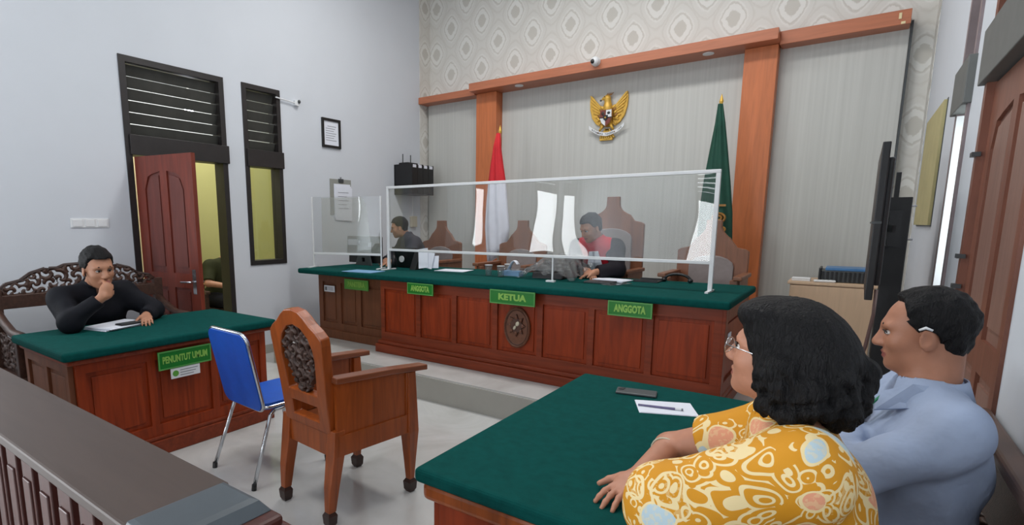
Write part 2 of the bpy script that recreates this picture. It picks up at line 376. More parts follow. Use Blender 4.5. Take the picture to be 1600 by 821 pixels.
# ------------------------------------------------------------------ signed distance sculpting (bodies, hair, cloth, carvings)
class SDF:
    def __init__(s): s.p = []
    def cone(s, a, b, ra, rb, k=0.02, op='+', clip=None):
        a, b = np.array(a, float), np.array(b, float); d = b - a; l2 = max(d @ d, 1e-9)
        def f(P):
            q = P - a; t = np.clip(q @ d / l2, 0, 1); r = np.linalg.norm(q - t[:, None] * d, axis=1) - (ra + (rb - ra) * t)
            if clip:
                for c, n in clip: r = np.maximum(r, (P - np.array(c)) @ np.array(n))
            return r
        R = max(ra, rb); s.p.append((f, np.minimum(a, b) - R, np.maximum(a, b) + R, k, op)); return s
    def ell(s, c, r, k=0.02, op='+', R=None, clip=None):
        c, r = np.array(c, float), np.array(r, float)
        def f(P):
            q = P - c
            if R is not None: q = q @ R
            k0 = np.linalg.norm(q / r, axis=1); k1 = np.linalg.norm(q / (r * r), axis=1)
            d = k0 * (k0 - 1) / np.maximum(k1, 1e-6)
            if clip:
                for cc, n in clip: d = np.maximum(d, (P - np.array(cc)) @ np.array(n))
            return d
        m = r.max(); s.p.append((f, c - m, c + m, k, op)); return s
    def fn(s, f, lo, hi, k=0.0, op='+'): s.p.append((f, np.array(lo, float), np.array(hi, float), k, op)); return s
    def ev(s, P, mar):
        D = np.full(len(P), 10.0)
        for f, lo, hi, k, op in s.p:
            if op == '~':
                D = D + f(P); continue
            m = mar + k
            ix = np.nonzero(((P > lo - m) & (P < hi + m)).all(1))[0]
            if not len(ix): continue
            a = D[ix]; b = f(P[ix])
            if op == '+':
                if k > 0: h = np.maximum(k - np.abs(a - b), 0) / k; D[ix] = np.minimum(a, b) - h * h * k / 4
                else: D[ix] = np.minimum(a, b)
            else:
                b = -b
                if k > 0: h = np.maximum(k - np.abs(a - b), 0) / k; D[ix] = np.maximum(a, b) + h * h * k / 4
                else: D[ix] = np.maximum(a, b)
        return D
    def mesh(s, h, st=4, grow=0.02, clipz=None):
        lo = np.min([p[1] for p in s.p if p[4] == '+'], 0) - grow; hi = np.max([p[2] for p in s.p if p[4] == '+'], 0) + grow
        nc = np.ceil((hi - lo) / (h * st)).astype(int) + 1; H = h * st; mar = H * 2.2
        g = [lo[i] + H * np.arange(nc[i] + 1) for i in range(3)]
        C = s.ev(np.stack(np.meshgrid(*g, indexing='ij'), -1).reshape(-1, 3), mar).reshape(nc + 1)
        act = np.abs(C) < H * 1.9
        A = np.zeros(nc, bool)
        for dx in (0, 1):
            for dy in (0, 1):
                for dz in (0, 1): A |= act[dx:dx + nc[0], dy:dy + nc[1], dz:dz + nc[2]]
        nf = nc * st + 1
        idx = np.minimum(np.arange(nf.max()) // st, 10 ** 6)
        ii = [np.minimum(np.arange(nf[i]) // st, nc[i] - 1) for i in range(3)]
        F = C[np.ix_(ii[0], ii[1], ii[2])].astype(np.float32)
        Mk = np.zeros(nf, bool)
        for dx in (0, 1):
            for dy in (0, 1):
                for dz in (0, 1):
                    jj = [np.clip((np.arange(nf[i]) - d) // st, 0, nc[i] - 1) for i, d in enumerate((dx, dy, dz))]
                    Mk |= A[np.ix_(jj[0], jj[1], jj[2])]
        q = np.argwhere(Mk); F[Mk] = s.ev(lo + q * h, mar)
        S = F < 0
        cnt = np.zeros(nf - 1, np.uint8); cs = [(a, b, c) for a in (0, 1) for b in (0, 1) for c in (0, 1)]
        sl = lambda c: tuple(slice(c[i], c[i] + nf[i] - 1) for i in range(3))
        for c in cs: cnt += S[sl(c)]
        cells = np.argwhere((cnt > 0) & (cnt < 8)); n = len(cells)
        vid = np.full(nf - 1, -1, np.int32); vid[tuple(cells.T)] = np.arange(n)
        cv = np.stack([F[tuple((cells + np.array(c)).T)] for c in cs], 1); acc = np.zeros((n, 3)); w = np.zeros(n)
        for i, a in enumerate(cs):
            for j, b in enumerate(cs):
                if j <= i or sum(abs(a[k] - b[k]) for k in range(3)) != 1: continue
                x = (cv[:, i] < 0) != (cv[:, j] < 0); t = np.where(x, cv[:, i] / np.where(x, cv[:, i] - cv[:, j], 1), 0)
                acc += np.where(x[:, None], np.array(a) + t[:, None] * (np.array(b) - np.array(a)), 0); w += x
        V = lo + (cells + acc / w[:, None]) * h
        Q = []
        for ax in range(3):
            o1, o2 = [(1, 2), (2, 0), (0, 1)][ax]; d = np.zeros(3, int); d[ax] = 1
            s0 = S[tuple(slice(0, nf[i] - d[i]) for i in range(3))]; s1 = S[tuple(slice(d[i], nf[i]) for i in range(3))]
            e = np.argwhere(s0 != s1); e = e[(e[:, o1] > 0) & (e[:, o2] > 0) & (e[:, o1] < nf[o1] - 1) & (e[:, o2] < nf[o2] - 1)]
            if not len(e): continue
            u = np.zeros(3, int); u[o1] = 1; v = np.zeros(3, int); v[o2] = 1
            qd = np.stack([vid[tuple((e - u - v).T)], vid[tuple((e - v).T)], vid[tuple(e.T)], vid[tuple((e - u).T)]], 1)
            fl = ~S[tuple(e.T)]; qd[fl] = qd[fl][:, ::-1]; Q.append(qd[(qd >= 0).all(1)])
        return V, np.concatenate(Q)
    def build(s, name, mats, h, parent=None, base=None, matfn=None, smooth=True, **k):
        V, Q = s.mesh(h); off = BASE.get(parent.name, Vector()) if parent else Vector(base or (0, 0, 0))
        me = bpy.data.meshes.new(name); me.from_pydata((V - np.array(off)).tolist(), [], Q.tolist())
        for m in (mats if isinstance(mats, (list, tuple)) else [mats]): me.materials.append(m)
        me.polygons.foreach_set('use_smooth', [smooth] * len(Q))
        if matfn is not None: me.polygons.foreach_set('material_index', matfn(V[Q].mean(1)).astype(int).tolist())
        o = bpy.data.objects.new(name, me); COL.objects.link(o)
        if parent: o.parent = parent
        else: o.location = off
        BASE[o.name] = off; return setp(o, **k)

def inpoly(P, poly):
    poly = np.array(poly); x, y = P[:, 0], P[:, 1]; d = np.full(len(P), 1e9); ins = np.zeros(len(P), bool); n = len(poly)
    for i in range(n):
        a, b = poly[i], poly[(i + 1) % n]; e = b - a; q = P - a; t = np.clip(q @ e / max(e @ e, 1e-12), 0, 1)
        d = np.minimum(d, np.linalg.norm(q - t[:, None] * e, axis=1))
        c = (a[1] > y) != (b[1] > y)
        ins ^= c & (x < (b[0] - a[0]) * (y - a[1]) / (b[1] - a[1] + 1e-12) + a[0])
    return np.where(ins, -d, d)
def carving(name, mat, poly, plane, t0, t1, parent, h=0.006, freq=60.0, hole=0.55, seed=0, rim=0.012, **k):
    """openwork scroll carving inside an outline: swirling leaf scrolls in relief with real gaps"""
    poly = np.array(poly, float); ia, ib = {'xz': (0, 2), 'yz': (1, 2)}[plane]; ic = 3 - ia - ib
    rg = np.random.RandomState(seed); lo2, hi2 = poly.min(0), poly.max(0)
    cent = np.stack([rg.uniform(lo2[i], hi2[i], 400) for i in (0, 1)], 1)
    keep = []
    for c in cent:
        if inpoly(c[None], poly)[0] < 0 and all(np.hypot(*(c - q)) > 3.4 / freq for q in keep): keep.append(c)
    keep = np.array(keep); ph = rg.uniform(0, 6.28, len(keep)); sg = rg.choice([-1, 1], len(keep)); tm = (t0 + t1) / 2; th = abs(t1 - t0) / 2
    def f(P):
        Q = P[:, [ia, ib]]; dd = np.linalg.norm(Q[:, None] - keep[None], axis=2); j = dd.argmin(1); r = dd[np.arange(len(Q)), j]
        a = np.arctan2(Q[:, 1] - keep[j, 1], Q[:, 0] - keep[j, 0])
        sp = np.sin(r * freq * 2.2 + sg[j] * a * 2 + ph[j])
        out = inpoly(Q, poly); relief = th * (0.62 + 0.38 * sp)
        d = np.maximum(out, np.abs(P[:, ic] - tm) - relief)
        gap = (sp + hole) * 0.010
        gap = np.where(out > -rim, 1.0, gap)
        return np.maximum(d, -gap)
    lo, hi = np.zeros(3), np.zeros(3); lo[ia], lo[ib] = lo2; hi[ia], hi[ib] = hi2; lo[ic], hi[ic] = min(t0, t1), max(t0, t1)
    S = SDF().fn(f, lo, hi)
    return S.build(name, mat, h, parent, **k)

# ================================================================== SETTING
ST = 'structure'; PZ = 0.215        # platform height
def wallbox(name, mat, boxes, **k):
    m = MB()
    for b in boxes: m.box(*b)
    return m.build(name, mat, kind=ST, **k)
wallbox('floor', MT['floor'], [(XL - 0.2, XR + 0.2, YF - 0.2, YB + 0.2, -0.1, 0)])
box('platform', MT['floor'], (-4.9, XR, 3.475, YB, 0, PZ), kind=ST)
box('platform_riser', MT['riser'], (-4.905, XR, 3.462, 3.475, 0, PZ - 0.012), kind=ST)
box('judges_dais', MT['floor'], (-4.95, -0.66, 5.02, 6.6, PZ, 0.40), kind=ST)
wallbox('ceiling', MT['ceil'], [(XL - 0.2, XR + 0.2, YF - 0.2, YB + 0.2, ZC, ZC + 0.1)])
T = 0.15
# left wall with door and window openings: (y0, y1, sill, head)
OPL = [(-4.05, -3.15, 0, 2.97), (-2.75, -1.35, 0, 2.97), (0.42, 0.82, 1.03, 2.97), (2.31, 3.31, 0, 2.97), (3.52, 4.0, 1.03, 2.97)]
def pierced(x0, x1, ops, ya, yb):
    bs = []; y = ya
    for a, b, s, h in ops:
        bs.append((x0, x1, y, a, 0, ZC)); bs.append((x0, x1, a, b, h, ZC))
        if s > 0: bs.append((x0, x1, a, b, 0, s))
        y = b
    bs.append((x0, x1, y, yb, 0, ZC)); return bs
wallbox('wall_left', MT['wall'], pierced(XL - T, XL, OPL, YF, YB))
wallbox('wall_right', MT['wall'], pierced(XR, XR + T, [(2.42, 3.52, 0, 2.97), (3.98, 4.42, 1.03, 2.97)], YF, YB))
wallbox('wall_back', MT['wall'], [(XL - T, XR + T, YB, YB + T, 0, ZC)])
m = MB()
for b in ((XL - T, -3.05, 0, ZC), (-1.85, XR + T, 0, ZC), (-3.05, -1.85, 2.97, ZC)): m.box(b[0], b[1], YF - T, YF, b[2], b[3])
m.build('wall_front', MT['wall'], kind=ST)
# wallpaper: back wall and the strips that wrap round the corners
wp = box('wallpaper', MT['paper'], (XL, XR, YB - 0.006, YB - 0.001, 0.2, ZC), kind=ST)
for nm, xx in (('wallpaper', XL + 0.001), ('wallpaper', XR - 0.006)):
    box(nm, MT['paper'], (xx, xx + 0.005, YB - 0.26, YB - 0.006, 0.2, ZC), kind=ST)
wallbox('baseboard_left', MT['riser'], [(XL, XL + 0.015, -1.3, 2.28, 0, 0.1), (XL, XL + 0.015, 3.35, YB, 0, 0.1)])
wallbox('baseboard_right', MT['riser'], [(XR - 0.015, XR, YF, 2.36, 0, 0.1)])
# cream panelling behind the judges
for i, (x0, x1) in enumerate(((-5.29, -4.30), (-4.0, -3.0105), (-3.0095, -2.0205), (-2.0195, -1.03), (-0.78, 0.245))):
    box('wall_panel', MT['panel'], (x0, x1, 6.655, YB - 0.006, PZ, 3.26), kind=ST)
box('trim_1', MT['dgrey'], (0.247, 0.265, 6.64, YB - 0.006, PZ, 3.30), kind=ST)
box('trim_2', MT['pillar'], (-4.325, -4.005, 6.50, YB - 0.006, PZ, 3.25), kind=ST, bevel=0.004)
box('trim_3', MT['pillar'], (-1.052, -0.755, 6.50, YB - 0.006, PZ, 3.25), kind=ST, bevel=0.004)
box('trim_4', MT['beam'], (-5.325, -4.33, 6.46, YB - 0.006, 3.232, 3.325), kind=ST, bevel=0.004)
box('trim_5', MT['beam'], (-4.33, -0.745, 6.32, YB - 0.006, 3.252, 3.355), kind=ST, bevel=0.004)
tr6 = box('trim_6', MT['beam'], (-0.745, 0.237, 6.47, YB - 0.006, 3.232, 3.355), kind=ST, bevel=0.004)
for (x0, x1, z0, z1) in ((0.15, 0.17, 3.28, 3.33), (0.17, 0.20, 3.235, 3.255)):
    box('paint_chip', MT['cream'], (x0, x1, 6.464, 6.47, z0, z1), tr6)
for x in (-3.62, -1.38):
    t = thing('downlight', 'round recessed downlight in the soffit of the wooden beam, ' + ('near the left pillar' if x < -2.5 else 'near the right pillar'), 'downlight', (x, 6.43, 3.252), group='downlights in the beam')
    MB().lathe((x, 6.43, 3.242), [(0.035, 0), (0.055, 0.002), (0.055, 0.011), (0.035, 0.011)], 20).build('ring', MT['white'], t)
    MB().lathe((x, 6.43, 3.245), [(0.001, 0), (0.036, 0.001), (0.036, 0.006)], 20).build('lens', MT['cream'], t)

# ---- doors and windows of the left wall
def louvers(parent, x, y0, y1, z0, z1, n, sgn=1, tilt=0.32, dz=0.096):
    step = (z1 - z0) / n
    for k in range(n):
        m = MB(); m.obox((x - sgn * 0.02, (y0 + y1) / 2, z0 + step * (k + 0.5)), (0.014, y1 - y0, dz), rotm(ry=sgn * tilt)); m.build('slat', MT['slat'], parent)
def frame_boxes(x0, x1, y0, y1, z0, z1, w, bottom=True, mids=()):
    m = MB(); m.box(x0, x1, y0, y0 + w, z0, z1); m.box(x0, x1, y1 - w, y1, z0, z1); m.box(x0, x1, y0 + w, y1 - w, z1 - w, z1)
    if bottom: m.box(x0, x1, y0 + w, y1 - w, z0, z0 + w)
    return m
d1 = thing('door_1', 'open red-brown panelled door in a black frame with louvred transom, beside the bench', None, (XL, 2.31, 0)); d1['kind'] = ST
frame_boxes(XL - T, XL + 0.012, 2.31, 3.31, 0, 2.97, 0.055, False).build('door_frame', MT['black'], d1)
box('lintel', MT['black'], (XL - T, XL + 0.03, 2.345, 3.325, 2.11, 2.29), d1, bevel=0.004)
louvers(d1, XL - 0.05, 2.365, 3.255, 2.29, 2.915, 6)
def door_leaf(parent, w, h, t, mat, pm, hingeL=True, world=None):
    """leaf in the local xz plane: x 0..w from the hinge; recessed panels with an arched top pair; world = matrix"""
    st, mid = 0.115, 0.09; holes = []; pan = []
    xa, xb, xc, xd = st, w / 2 - mid / 2, w / 2 + mid / 2, w - st
    for (z0, z1, arch) in ((0.16, 0.92, False), (1.05, h - 0.13, True)):
        for (a, b, side) in ((xa, xb, 0), (xc, xd, 1)):
            if arch:
                top = [(b, z1 - 0.01), ((a + b) / 2, z1 - 0.03), (a + 0.05, z1 - 0.05), (a, z1 - 0.16)] if side == 0 else [(b, z1 - 0.16), (b - 0.05, z1 - 0.05), ((a + b) / 2, z1 - 0.03), (a, z1 - 0.01)]
            else: top = [(b, z1), (a, z1)]
            holes.append([(a, z0), (b, z0)] + top)
    m = MB(); m.prism([(0, 0.01), (w, 0.01), (w, h), (0, h)], -t / 2, t / 2, 'xz', holes); lf = m
    def put(mb): mb.v = [tuple(world @ Vector(p)) for p in mb.v]; return mb
    leaf = put(lf).build('door_leaf', mat, parent)
    for q in holes:
        c = (sum(p[0] for p in q) / len(q), sum(p[1] for p in q) / len(q)); small = [(c[0] + (p[0] - c[0]) * 0.80, c[1] + (p[1] - c[1]) * 0.90) for p in q]
        grow = [(c[0] + (p[0] - c[0]) * 1.02, c[1] + (p[1] - c[1]) * 1.01) for p in q]
        mm = MB(); mm.prism(grow, -0.006, 0.006, 'xz'); mm.prism(small, -0.015, 0.015, 'xz'); put(mm).build('panel', pm, leaf)
    return leaf
def handle(parent, world, x, z, dirx, t, mat):
    for s in (-1, 1):
        m = MB(); m.box(x - 0.022, x + 0.022, s * t / 2 - 0.004, s * t / 2 + 0.004, z - 0.11, z + 0.11)
        m.tube([(x, s * t / 2, z), (x, s * (t / 2 + 0.045), z), (x + dirx * 0.03, s * (t / 2 + 0.05), z), (x + dirx * 0.12, s * (t / 2 + 0.05), z - 0.004)], 0.009, 8)
        m.v = [tuple(world @ Vector(p)) for p in m.v]; m.build('door_handle', mat, parent)
a = math.atan2(0.135, 0.72)
Wd = Matrix.Translation((XL + 0.03, 2.385, 0)) @ Matrix.Rotation(a, 4, 'Z')
lf = door_leaf(d1, 0.74, 2.09, 0.04, MT['doorw'], MT['doorp'], world=Wd); handle(lf, Wd, 0.68, 0.98, -1, 0.04, MT['chrome'])
w1 = thing('window_1', 'tall narrow black window with louvres above, right of the open door', None, (XL, 3.52, 1.03)); w1['kind'] = ST
frame_boxes(XL - T, XL + 0.012, 3.52, 4.0, 1.03, 2.97, 0.05).build('window_frame', MT['black'], w1)
box('lintel', MT['black'], (XL - T, XL + 0.03, 3.54, 4.012, 2.11, 2.29), w1, bevel=0.004)
louvers(w1, XL - 0.05, 3.57, 3.95, 2.29, 2.92, 6)
box('pane', MT['glass'], (XL - 0.10, XL - 0.094, 3.57, 3.95, 1.08, 2.11), w1)
# openings further back in the room (seen only as reflections)
def back_opening(name, lab, y0, y1, sill):
    o = thing(name, lab, None, (XL, y0, sill)); o['kind'] = ST
    frame_boxes(XL - T, XL + 0.012, y0, y1, sill, 2.97, 0.05, sill > 0).build('window_frame' if sill else 'door_frame', MT['black'], o)
    box('lintel', MT['black'], (XL - T + 0.06, XL + 0.02, y0 + 0.01, y1 - 0.01, 2.11, 2.29), o); louvers(o, XL - 0.04, y0 + 0.05, y1 - 0.05, 2.29, 2.92, 6, 1, 0.8, 0.07)
back_opening('window_2', 'narrow louvred window of the left wall near the railing', 0.42, 0.82, 1.03)
back_opening('door_2', 'open louvred doorway of the left wall behind the photographer', -2.75, -1.35, 0)
back_opening('door_5', 'narrow louvred doorway of the left wall at the rear end', -4.05, -3.15, 0)
d3 = thing('door_3', 'open doorway of the rear wall with louvred transom', None, (-2.45, YF, 0)); d3['kind'] = ST
m = MB()
for b in ((-3.05, -3.0, 0, 2.97), (-1.9, -1.85, 0, 2.97), (-3.0, -1.9, 2.92, 2.97), (-3.0, -1.9, 2.11, 2.29)): m.box(b[0], b[1], YF - T + 0.05, YF + 0.012, b[2], b[3])
m.build('door_frame', MT['black'], d3)
for k in range(6): MB().obox((-2.45, YF - 0.03, 2.29 + 0.105 * (k + 0.5)), (1.1, 0.014, 0.088), rotm(rx=0.6)).build('slat', MT['slat'], d3)

# ---- passage beyond the door
wallbox('wall_passage', MT['yellow'], [(-7.2, -7.05, 0.6, 5.6, 0, 2.45), (-7.05, XL - T, 5.45, 5.6, 0, 3.4), (-7.05, XL - T, 0.6, 0.75, 0, 3.4)])
box('wall_passage', MT['wall'], (-7.2, -7.05, 0.6, 5.6, 2.45, 3.4), kind=ST)
wallbox('floor_passage', MT['floor'], [(-7.2, XL - 0.2, 0.6, 5.6, -0.1, 0)])
wallbox('ceiling_passage', MT['ceil'], [(-7.2, XL - T, 0.6, 5.6, 3.4, 3.5)])
box('trim_7', MT['cream'], (-7.05, -6.98, 3.69, 3.80, 0, 2.45), kind=ST)
box('trim_8', MT['cream'], (-7.05, -6.98, 2.90, 3.12, 0, 2.45), kind=ST)

# ---- right wall: near door and narrow window
d4 = thing('door_4', 'closed brown panelled door in the right wall behind the bench', None, (XR, 2.42, 0)); d4['kind'] = ST
frame_boxes(XR - 0.012, XR + T, 2.42, 3.52, 0, 2.97, 0.06, False).build('door_frame', MT['door2'], d4)
box('lintel', MT['cgrey'], (XR - 0.035, XR + T, 2.40, 3.54, 2.12, 2.36), d4, bevel=0.004)
louvers(d4, XR + 0.06, 2.48, 3.46, 2.36, 2.91, 5, -1)
Wd = Matrix.Translation((XR + 0.035, 3.46, 0)) @ Matrix.Rotation(-PI / 2, 4, 'Z')
lf = door_leaf(d4, 0.98, 2.11, 0.04, MT['door2'], MT['door2p'], world=Wd); handle(lf, Wd, 0.10, 0.98, 1, 0.04, MT['dgrey'])
for z in (0.5, 1.2, 1.34, 1.8): box('hinge', MT['dgrey'], (XR - 0.03, XR + 0.0, 3.44, 3.50, z, z + 0.02), d4)
w4 = thing('window_4', 'tall narrow window in the right wall between the board and the brown door', None, (XR, 3.98, 1.03)); w4['kind'] = ST
frame_boxes(XR - 0.012, XR + T, 3.98, 4.42, 1.03, 2.97, 0.05).build('window_frame', MT['wframe'], w4)
box('lintel', MT['cgrey'], (XR - 0.035, XR + T, 3.96, 4.44, 2.12, 2.36), w4, bevel=0.004)
louvers(w4, XR + 0.05, 4.03, 4.37, 2.36, 2.92, 6, -1)
box('pane', MT['glass'], (XR + 0.10, XR + 0.106, 4.03, 4.37, 1.08, 2.12), w4)
box('jamb', MT['white'], (XR - 0.01, XR + T - 0.02, 4.352, 4.368, 1.08, 2.11), w4)

# ---- unseen ceiling lamps, added for fill (the light comes from the area lamps just beneath)
for i, (lx, ly) in enumerate(((-3.3, 0.6), (-1.5, 0.6), (-3.3, 4.1), (-1.5, 4.1))):
    t = thing('added_ceiling_lamp', 'unseen rectangular white ceiling lamp added for fill, ' + ('rear ' if ly < 2 else 'front ') + ('left' if lx < -2.4 else 'right'), 'lamp', (lx, ly, ZC), group='added ceiling lamps')
    box('housing', MT['white'], (lx - 0.62, lx + 0.62, ly - 0.27, ly + 0.27, ZC - 0.07, ZC), t)
t = thing('passage_lamp', 'small bright bluish lamp shining through the door louvres', 'lamp', (-6.4, 3.52, 3.4))
MB().tube([(-6.4, 3.52, 3.4), (-6.4, 3.52, 2.86)], 0.012).build('stem', MT['white'], t)
MB().ell((-6.4, 3.52, 2.82), (0.05, 0.05, 0.045)).build('bulb', MT['bulb2'], t, smooth=True)

# ================================================================== JUDGES' BENCH
TX = {}
def sign(name, lab, x0, x1, y, z0, z1, body, cat='sign', group=None, tilt=0, light=False, mul=0.66, wid=0.72):
    t = thing(name, lab, cat, ((x0 + x1) / 2, y, z0), group)
    box('plate', MT['signl' if light else 'signg'], (x0, x1, y - 0.008, y, z0, z1), t)
    m = MB(); b = 0.009
    for q in ((x0, x1, z0, z0 + b), (x0, x1, z1 - b, z1), (x0, x0 + b, z0 + b, z1 - b), (x1 - b, x1, z0 + b, z1 - b)): m.box(q[0], q[1], y - 0.011, y - 0.008, q[2], q[3])
    m.build('border', MT['signb'], t)
    text('lettering', body, (z1 - z0) * mul, ((x0 + x1) / 2, y - 0.0095, (z0 + z1) / 2), (PI / 2, 0, 0), MT['signt'], t, width=(x1 - x0) * wid, bold=0.0035)
    return t
def paneled_front(parent, x0, x1, y, z0, z1, stiles, mat, pm, rail=0.085, depth=0.03, sw=0.05, bot=0.09, xf=None):
    """frame-and-panel front facing -y; stiles = inner stile centres; each panel a raised field in a moulded frame"""
    xs = [x0] + list(stiles) + [x1]; holes = []
    for i in range(len(xs) - 1):
        a = xs[i] + (sw if i == 0 else sw / 2); b = xs[i + 1] - (sw if i == len(xs) - 2 else sw / 2)
        holes.append((a, b, z0 + bot, z1 - rail))
    m = MB(); m.prism([(x0, z0), (x1, z0), (x1, z1), (x0, z1)], y, y + depth, 'xz', [[(a, c), (b, c), (b, d), (a, d)] for a, b, c, d in holes])
    if xf: m.v = [tuple(xf @ Vector(p)) for p in m.v]
    m.build('front_frame', mat, parent, bevel=0.003)
    for a, b, c, d in holes:
        q = MB(); q.box(a - 0.002, b + 0.002, y + 0.018, y + depth, c - 0.002, d + 0.002); q.box(a + 0.03, b - 0.03, y + 0.010, y + 0.02, c + 0.03, d - 0.03)
        if xf: q.v = [tuple(xf @ Vector(p)) for p in q.v]
        q.build('panel', pm, parent, bevel=0.004)
BY = 3.90
t = thing('judges_bench', 'long mahogany judges bench with panelled front and round court seal, under a green cloth', 'bench', (-2.2, 4.3, PZ))
m = MB(); m.box(-3.72, -0.63, BY + 0.03, 4.86, PZ, 0.94); m.build('body', MT['bench'], t)
paneled_front(t, -3.72, -0.63, BY, 0.33, 0.94, (-3.235, -2.815, -2.385, -1.96, -1.53, -1.095), MT['benchx'], MT['bench'])
m = MB(); m.box(-3.76, -0.59, BY - 0.05, 4.88, PZ, 0.30); m.box(-3.745, -0.60, BY - 0.03, 4.87, 0.30, 0.335); m.build('plinth', MT['benchx'], t, bevel=0.008)
m = MB(); m.box(-0.632, -0.61, BY + 0.0, BY + 0.09, 0.33, 0.94); m.box(-0.632, -0.61, 4.77, 4.86, 0.33, 0.94); m.box(-0.632, -0.61, BY + 0.09, 4.77, 0.85, 0.94); m.box(-0.632, -0.61, BY + 0.09, 4.77, 0.33, 0.42)
m.build('side_frame', MT['benchx'], t, bevel=0.003)
m = MB(); m.box(-0.632, -0.618, BY + 0.12, 4.74, 0.45, 0.82); m.build('side_panel', MT['bench'], t, bevel=0.004)
# court seal: oval relief with an eight-pointed star
cx, cz = -2.165, 0.64
S = MB(); ring = lambda r, h: [(cx + r * 0.122 * math.cos(2 * PI * k / 40), BY - h, cz + r * 0.172 * math.sin(2 * PI * k / 40)) for k in range(40)]
S.loft([ring(1, -0.015), ring(1.0, 0.010), ring(0.93, 0.018), ring(0.86, 0.010), ring(0.80, 0.008)]); seal = S.build('court_seal', MT['seal'], t, smooth=False)
S = MB(); st = []
for k in range(16): rr = 0.088 if k % 2 == 0 else 0.052; st.append((cx + rr * math.sin(2 * PI * k / 16), cz + 0.02 + rr * 1.1 * math.cos(2 * PI * k / 16)))
S.prism(st, BY - 0.022, BY - 0.006, 'xz'); S.build('seal_star', MT['seald'], seal, bevel=0.003)
for k in range(8):
    a = 2 * PI * k / 8; MB().ell((cx + 0.06 * math.sin(a), BY - 0.022, cz + 0.02 + 0.066 * math.cos(a)), (0.012, 0.006, 0.016), 8, 6).build('seal_petal', MT['seal'], seal, smooth=True)
for dx, dz, rx, rz in ((0.014, 0.035, 0.017, 0.022), (-0.012, 0.0, 0.012, 0.020)): MB().ell((cx + dx, BY - 0.024, cz + dz), (rx, 0.006, rz), 10, 6, rotm(ry=0.5)).build('seal_shell', MT['beige'], seal, smooth=True)
MB().tube([(cx + 0.104 * math.cos(2 * PI * k / 40), BY - 0.012, cz + 0.148 * math.sin(2 * PI * k / 40)) for k in range(40)], 0.004, 6, True).build('seal_ring', MT['seald'], seal)
for k in range(44):
    a = 2 * PI * k / 44; MB().ell((cx + 0.113 * math.cos(a), BY - 0.016, cz + 0.16 * math.sin(a)), (0.005, 0.004, 0.005), 6, 4).build('seal_bead', MT['seal'], seal)
# clerk's end of the bench
t2 = thing('clerk_desk', 'brown panelled clerk desk set back at the left end of the judges bench', 'desk', (-4.3, 4.4, PZ))
m = MB(); m.box(-4.83, -3.765, 4.08, 4.86, PZ, 0.93); m.build('body', MT['clerk'], t2)
paneled_front(t2, -4.83, -3.765, 4.05, 0.30, 0.93, (-4.50, -4.19), MT['clerk'], MT['clerk'], sw=0.07)
m = MB(); m.box(-4.86, -3.765, 4.02, 4.87, PZ, 0.31); m.build('plinth', MT['clerk'], t2, bevel=0.006)
# green cloth over both (one long cloth)
m = MB(); m.box(-4.92, -0.58, BY - 0.07, 4.98, 0.945, 1.0)
gc = m.build('table_cloth', MT['green'], base=(-2.7, 4.4, 0.945), bevel=0.018, seg=3, label='long dark green cloth covering the top of the judges bench and clerk desk', cat='tablecloth')
sign('name_sign', 'small light green sign on the clerk desk front, left of the white sticker-sized plates', -4.38, -4.02, 4.038, 0.79, 0.90, 'PANITERA', light=True)
t = thing('sticker', 'small white asset sticker on the left panel of the clerk desk', 'sticker', (-4.62, 4.045, 0.72))
box('label', MT['sheet'], (-4.73, -4.56, 4.044, 4.05, 0.735, 0.805), t); box('print', MT['ink'], (-4.715, -4.68, 4.042, 4.044, 0.75, 0.79), t)
for k in range(3): box('print', MT['ink'], (-4.665, -4.58, 4.042, 4.044, 0.755 + k * 0.014, 0.759 + k * 0.014), t)
G = 'name signs on the judges bench'
sign('name_sign', 'green sign reading ANGGOTA on the left part of the judges bench', -3.295, -2.99, BY - 0.075, 0.845, 0.95, 'ANGGOTA', group=G)
sign('name_sign', 'large green sign reading KETUA above the round seal of the judges bench', -2.385, -1.965, BY - 0.075, 0.84, 0.955, 'KETUA', group=G, wid=0.62, mul=0.6)
sign('name_sign', 'green sign reading ANGGOTA on the right part of the judges bench', -1.375, -1.06, BY - 0.075, 0.84, 0.948, 'ANGGOTA', group=G)
t = thing('sticker', 'white asset sticker on the right end of the judges bench', 'sticker', (-0.605, 4.06, 0.62))
box('label', MT['sheet'], (-0.612, -0.606, 4.02, 4.12, 0.69, 0.76), t)

# acrylic screens on the bench
def screen(name, lab, x0, x1, y, ztop, zrail, toprail, feet, cuts, r=0.015):
    t = thing(name, lab, 'screen', ((x0 + x1) / 2, y, 1.0)); wm = MT['white']
    for x in (x0, x1):
        MB().box(x - r, x + r, y - r, y + r, 1.003, ztop).build('post', wm, t, bevel=0.003)
        if feet: MB().box(x - 0.012, x + 0.012, y - 0.12, y + 0.10, 1.0005, 1.012).build('foot', wm, t)
    if toprail: MB().box(x0 - r, x1 + r, y - r, y + r, ztop, ztop + 0.025).build('top_rail', wm, t, bevel=0.003)
    MB().box(x0 + r, x1 - r, y - r, y + r, zrail - 0.012, zrail + 0.012).build('bottom_rail', wm, t, bevel=0.003)
    xs = [x0 + r] + cuts + [x1 - r]
    for a, b in zip(xs[:-1], xs[1:]):
        MB().box(a + 0.001, b - 0.001, y - 0.002, y + 0.002, zrail + 0.012, ztop).build('pane', MT['acrylic'], t)
    return t
t = screen('acrylic_screen', 'wide clear acrylic screen in a white frame along the judges bench', -3.985, -0.80, 4.32, 1.855, 1.215, True, True, [-2.06])
MB().box(-2.066, -2.054, 4.312, 4.328, 1.003, 1.205).build('middle_leg', MT['white'], t); MB().box(-2.075, -2.0, 4.22, 4.26, 1.001, 1.015).build('foot', MT['white'], t)
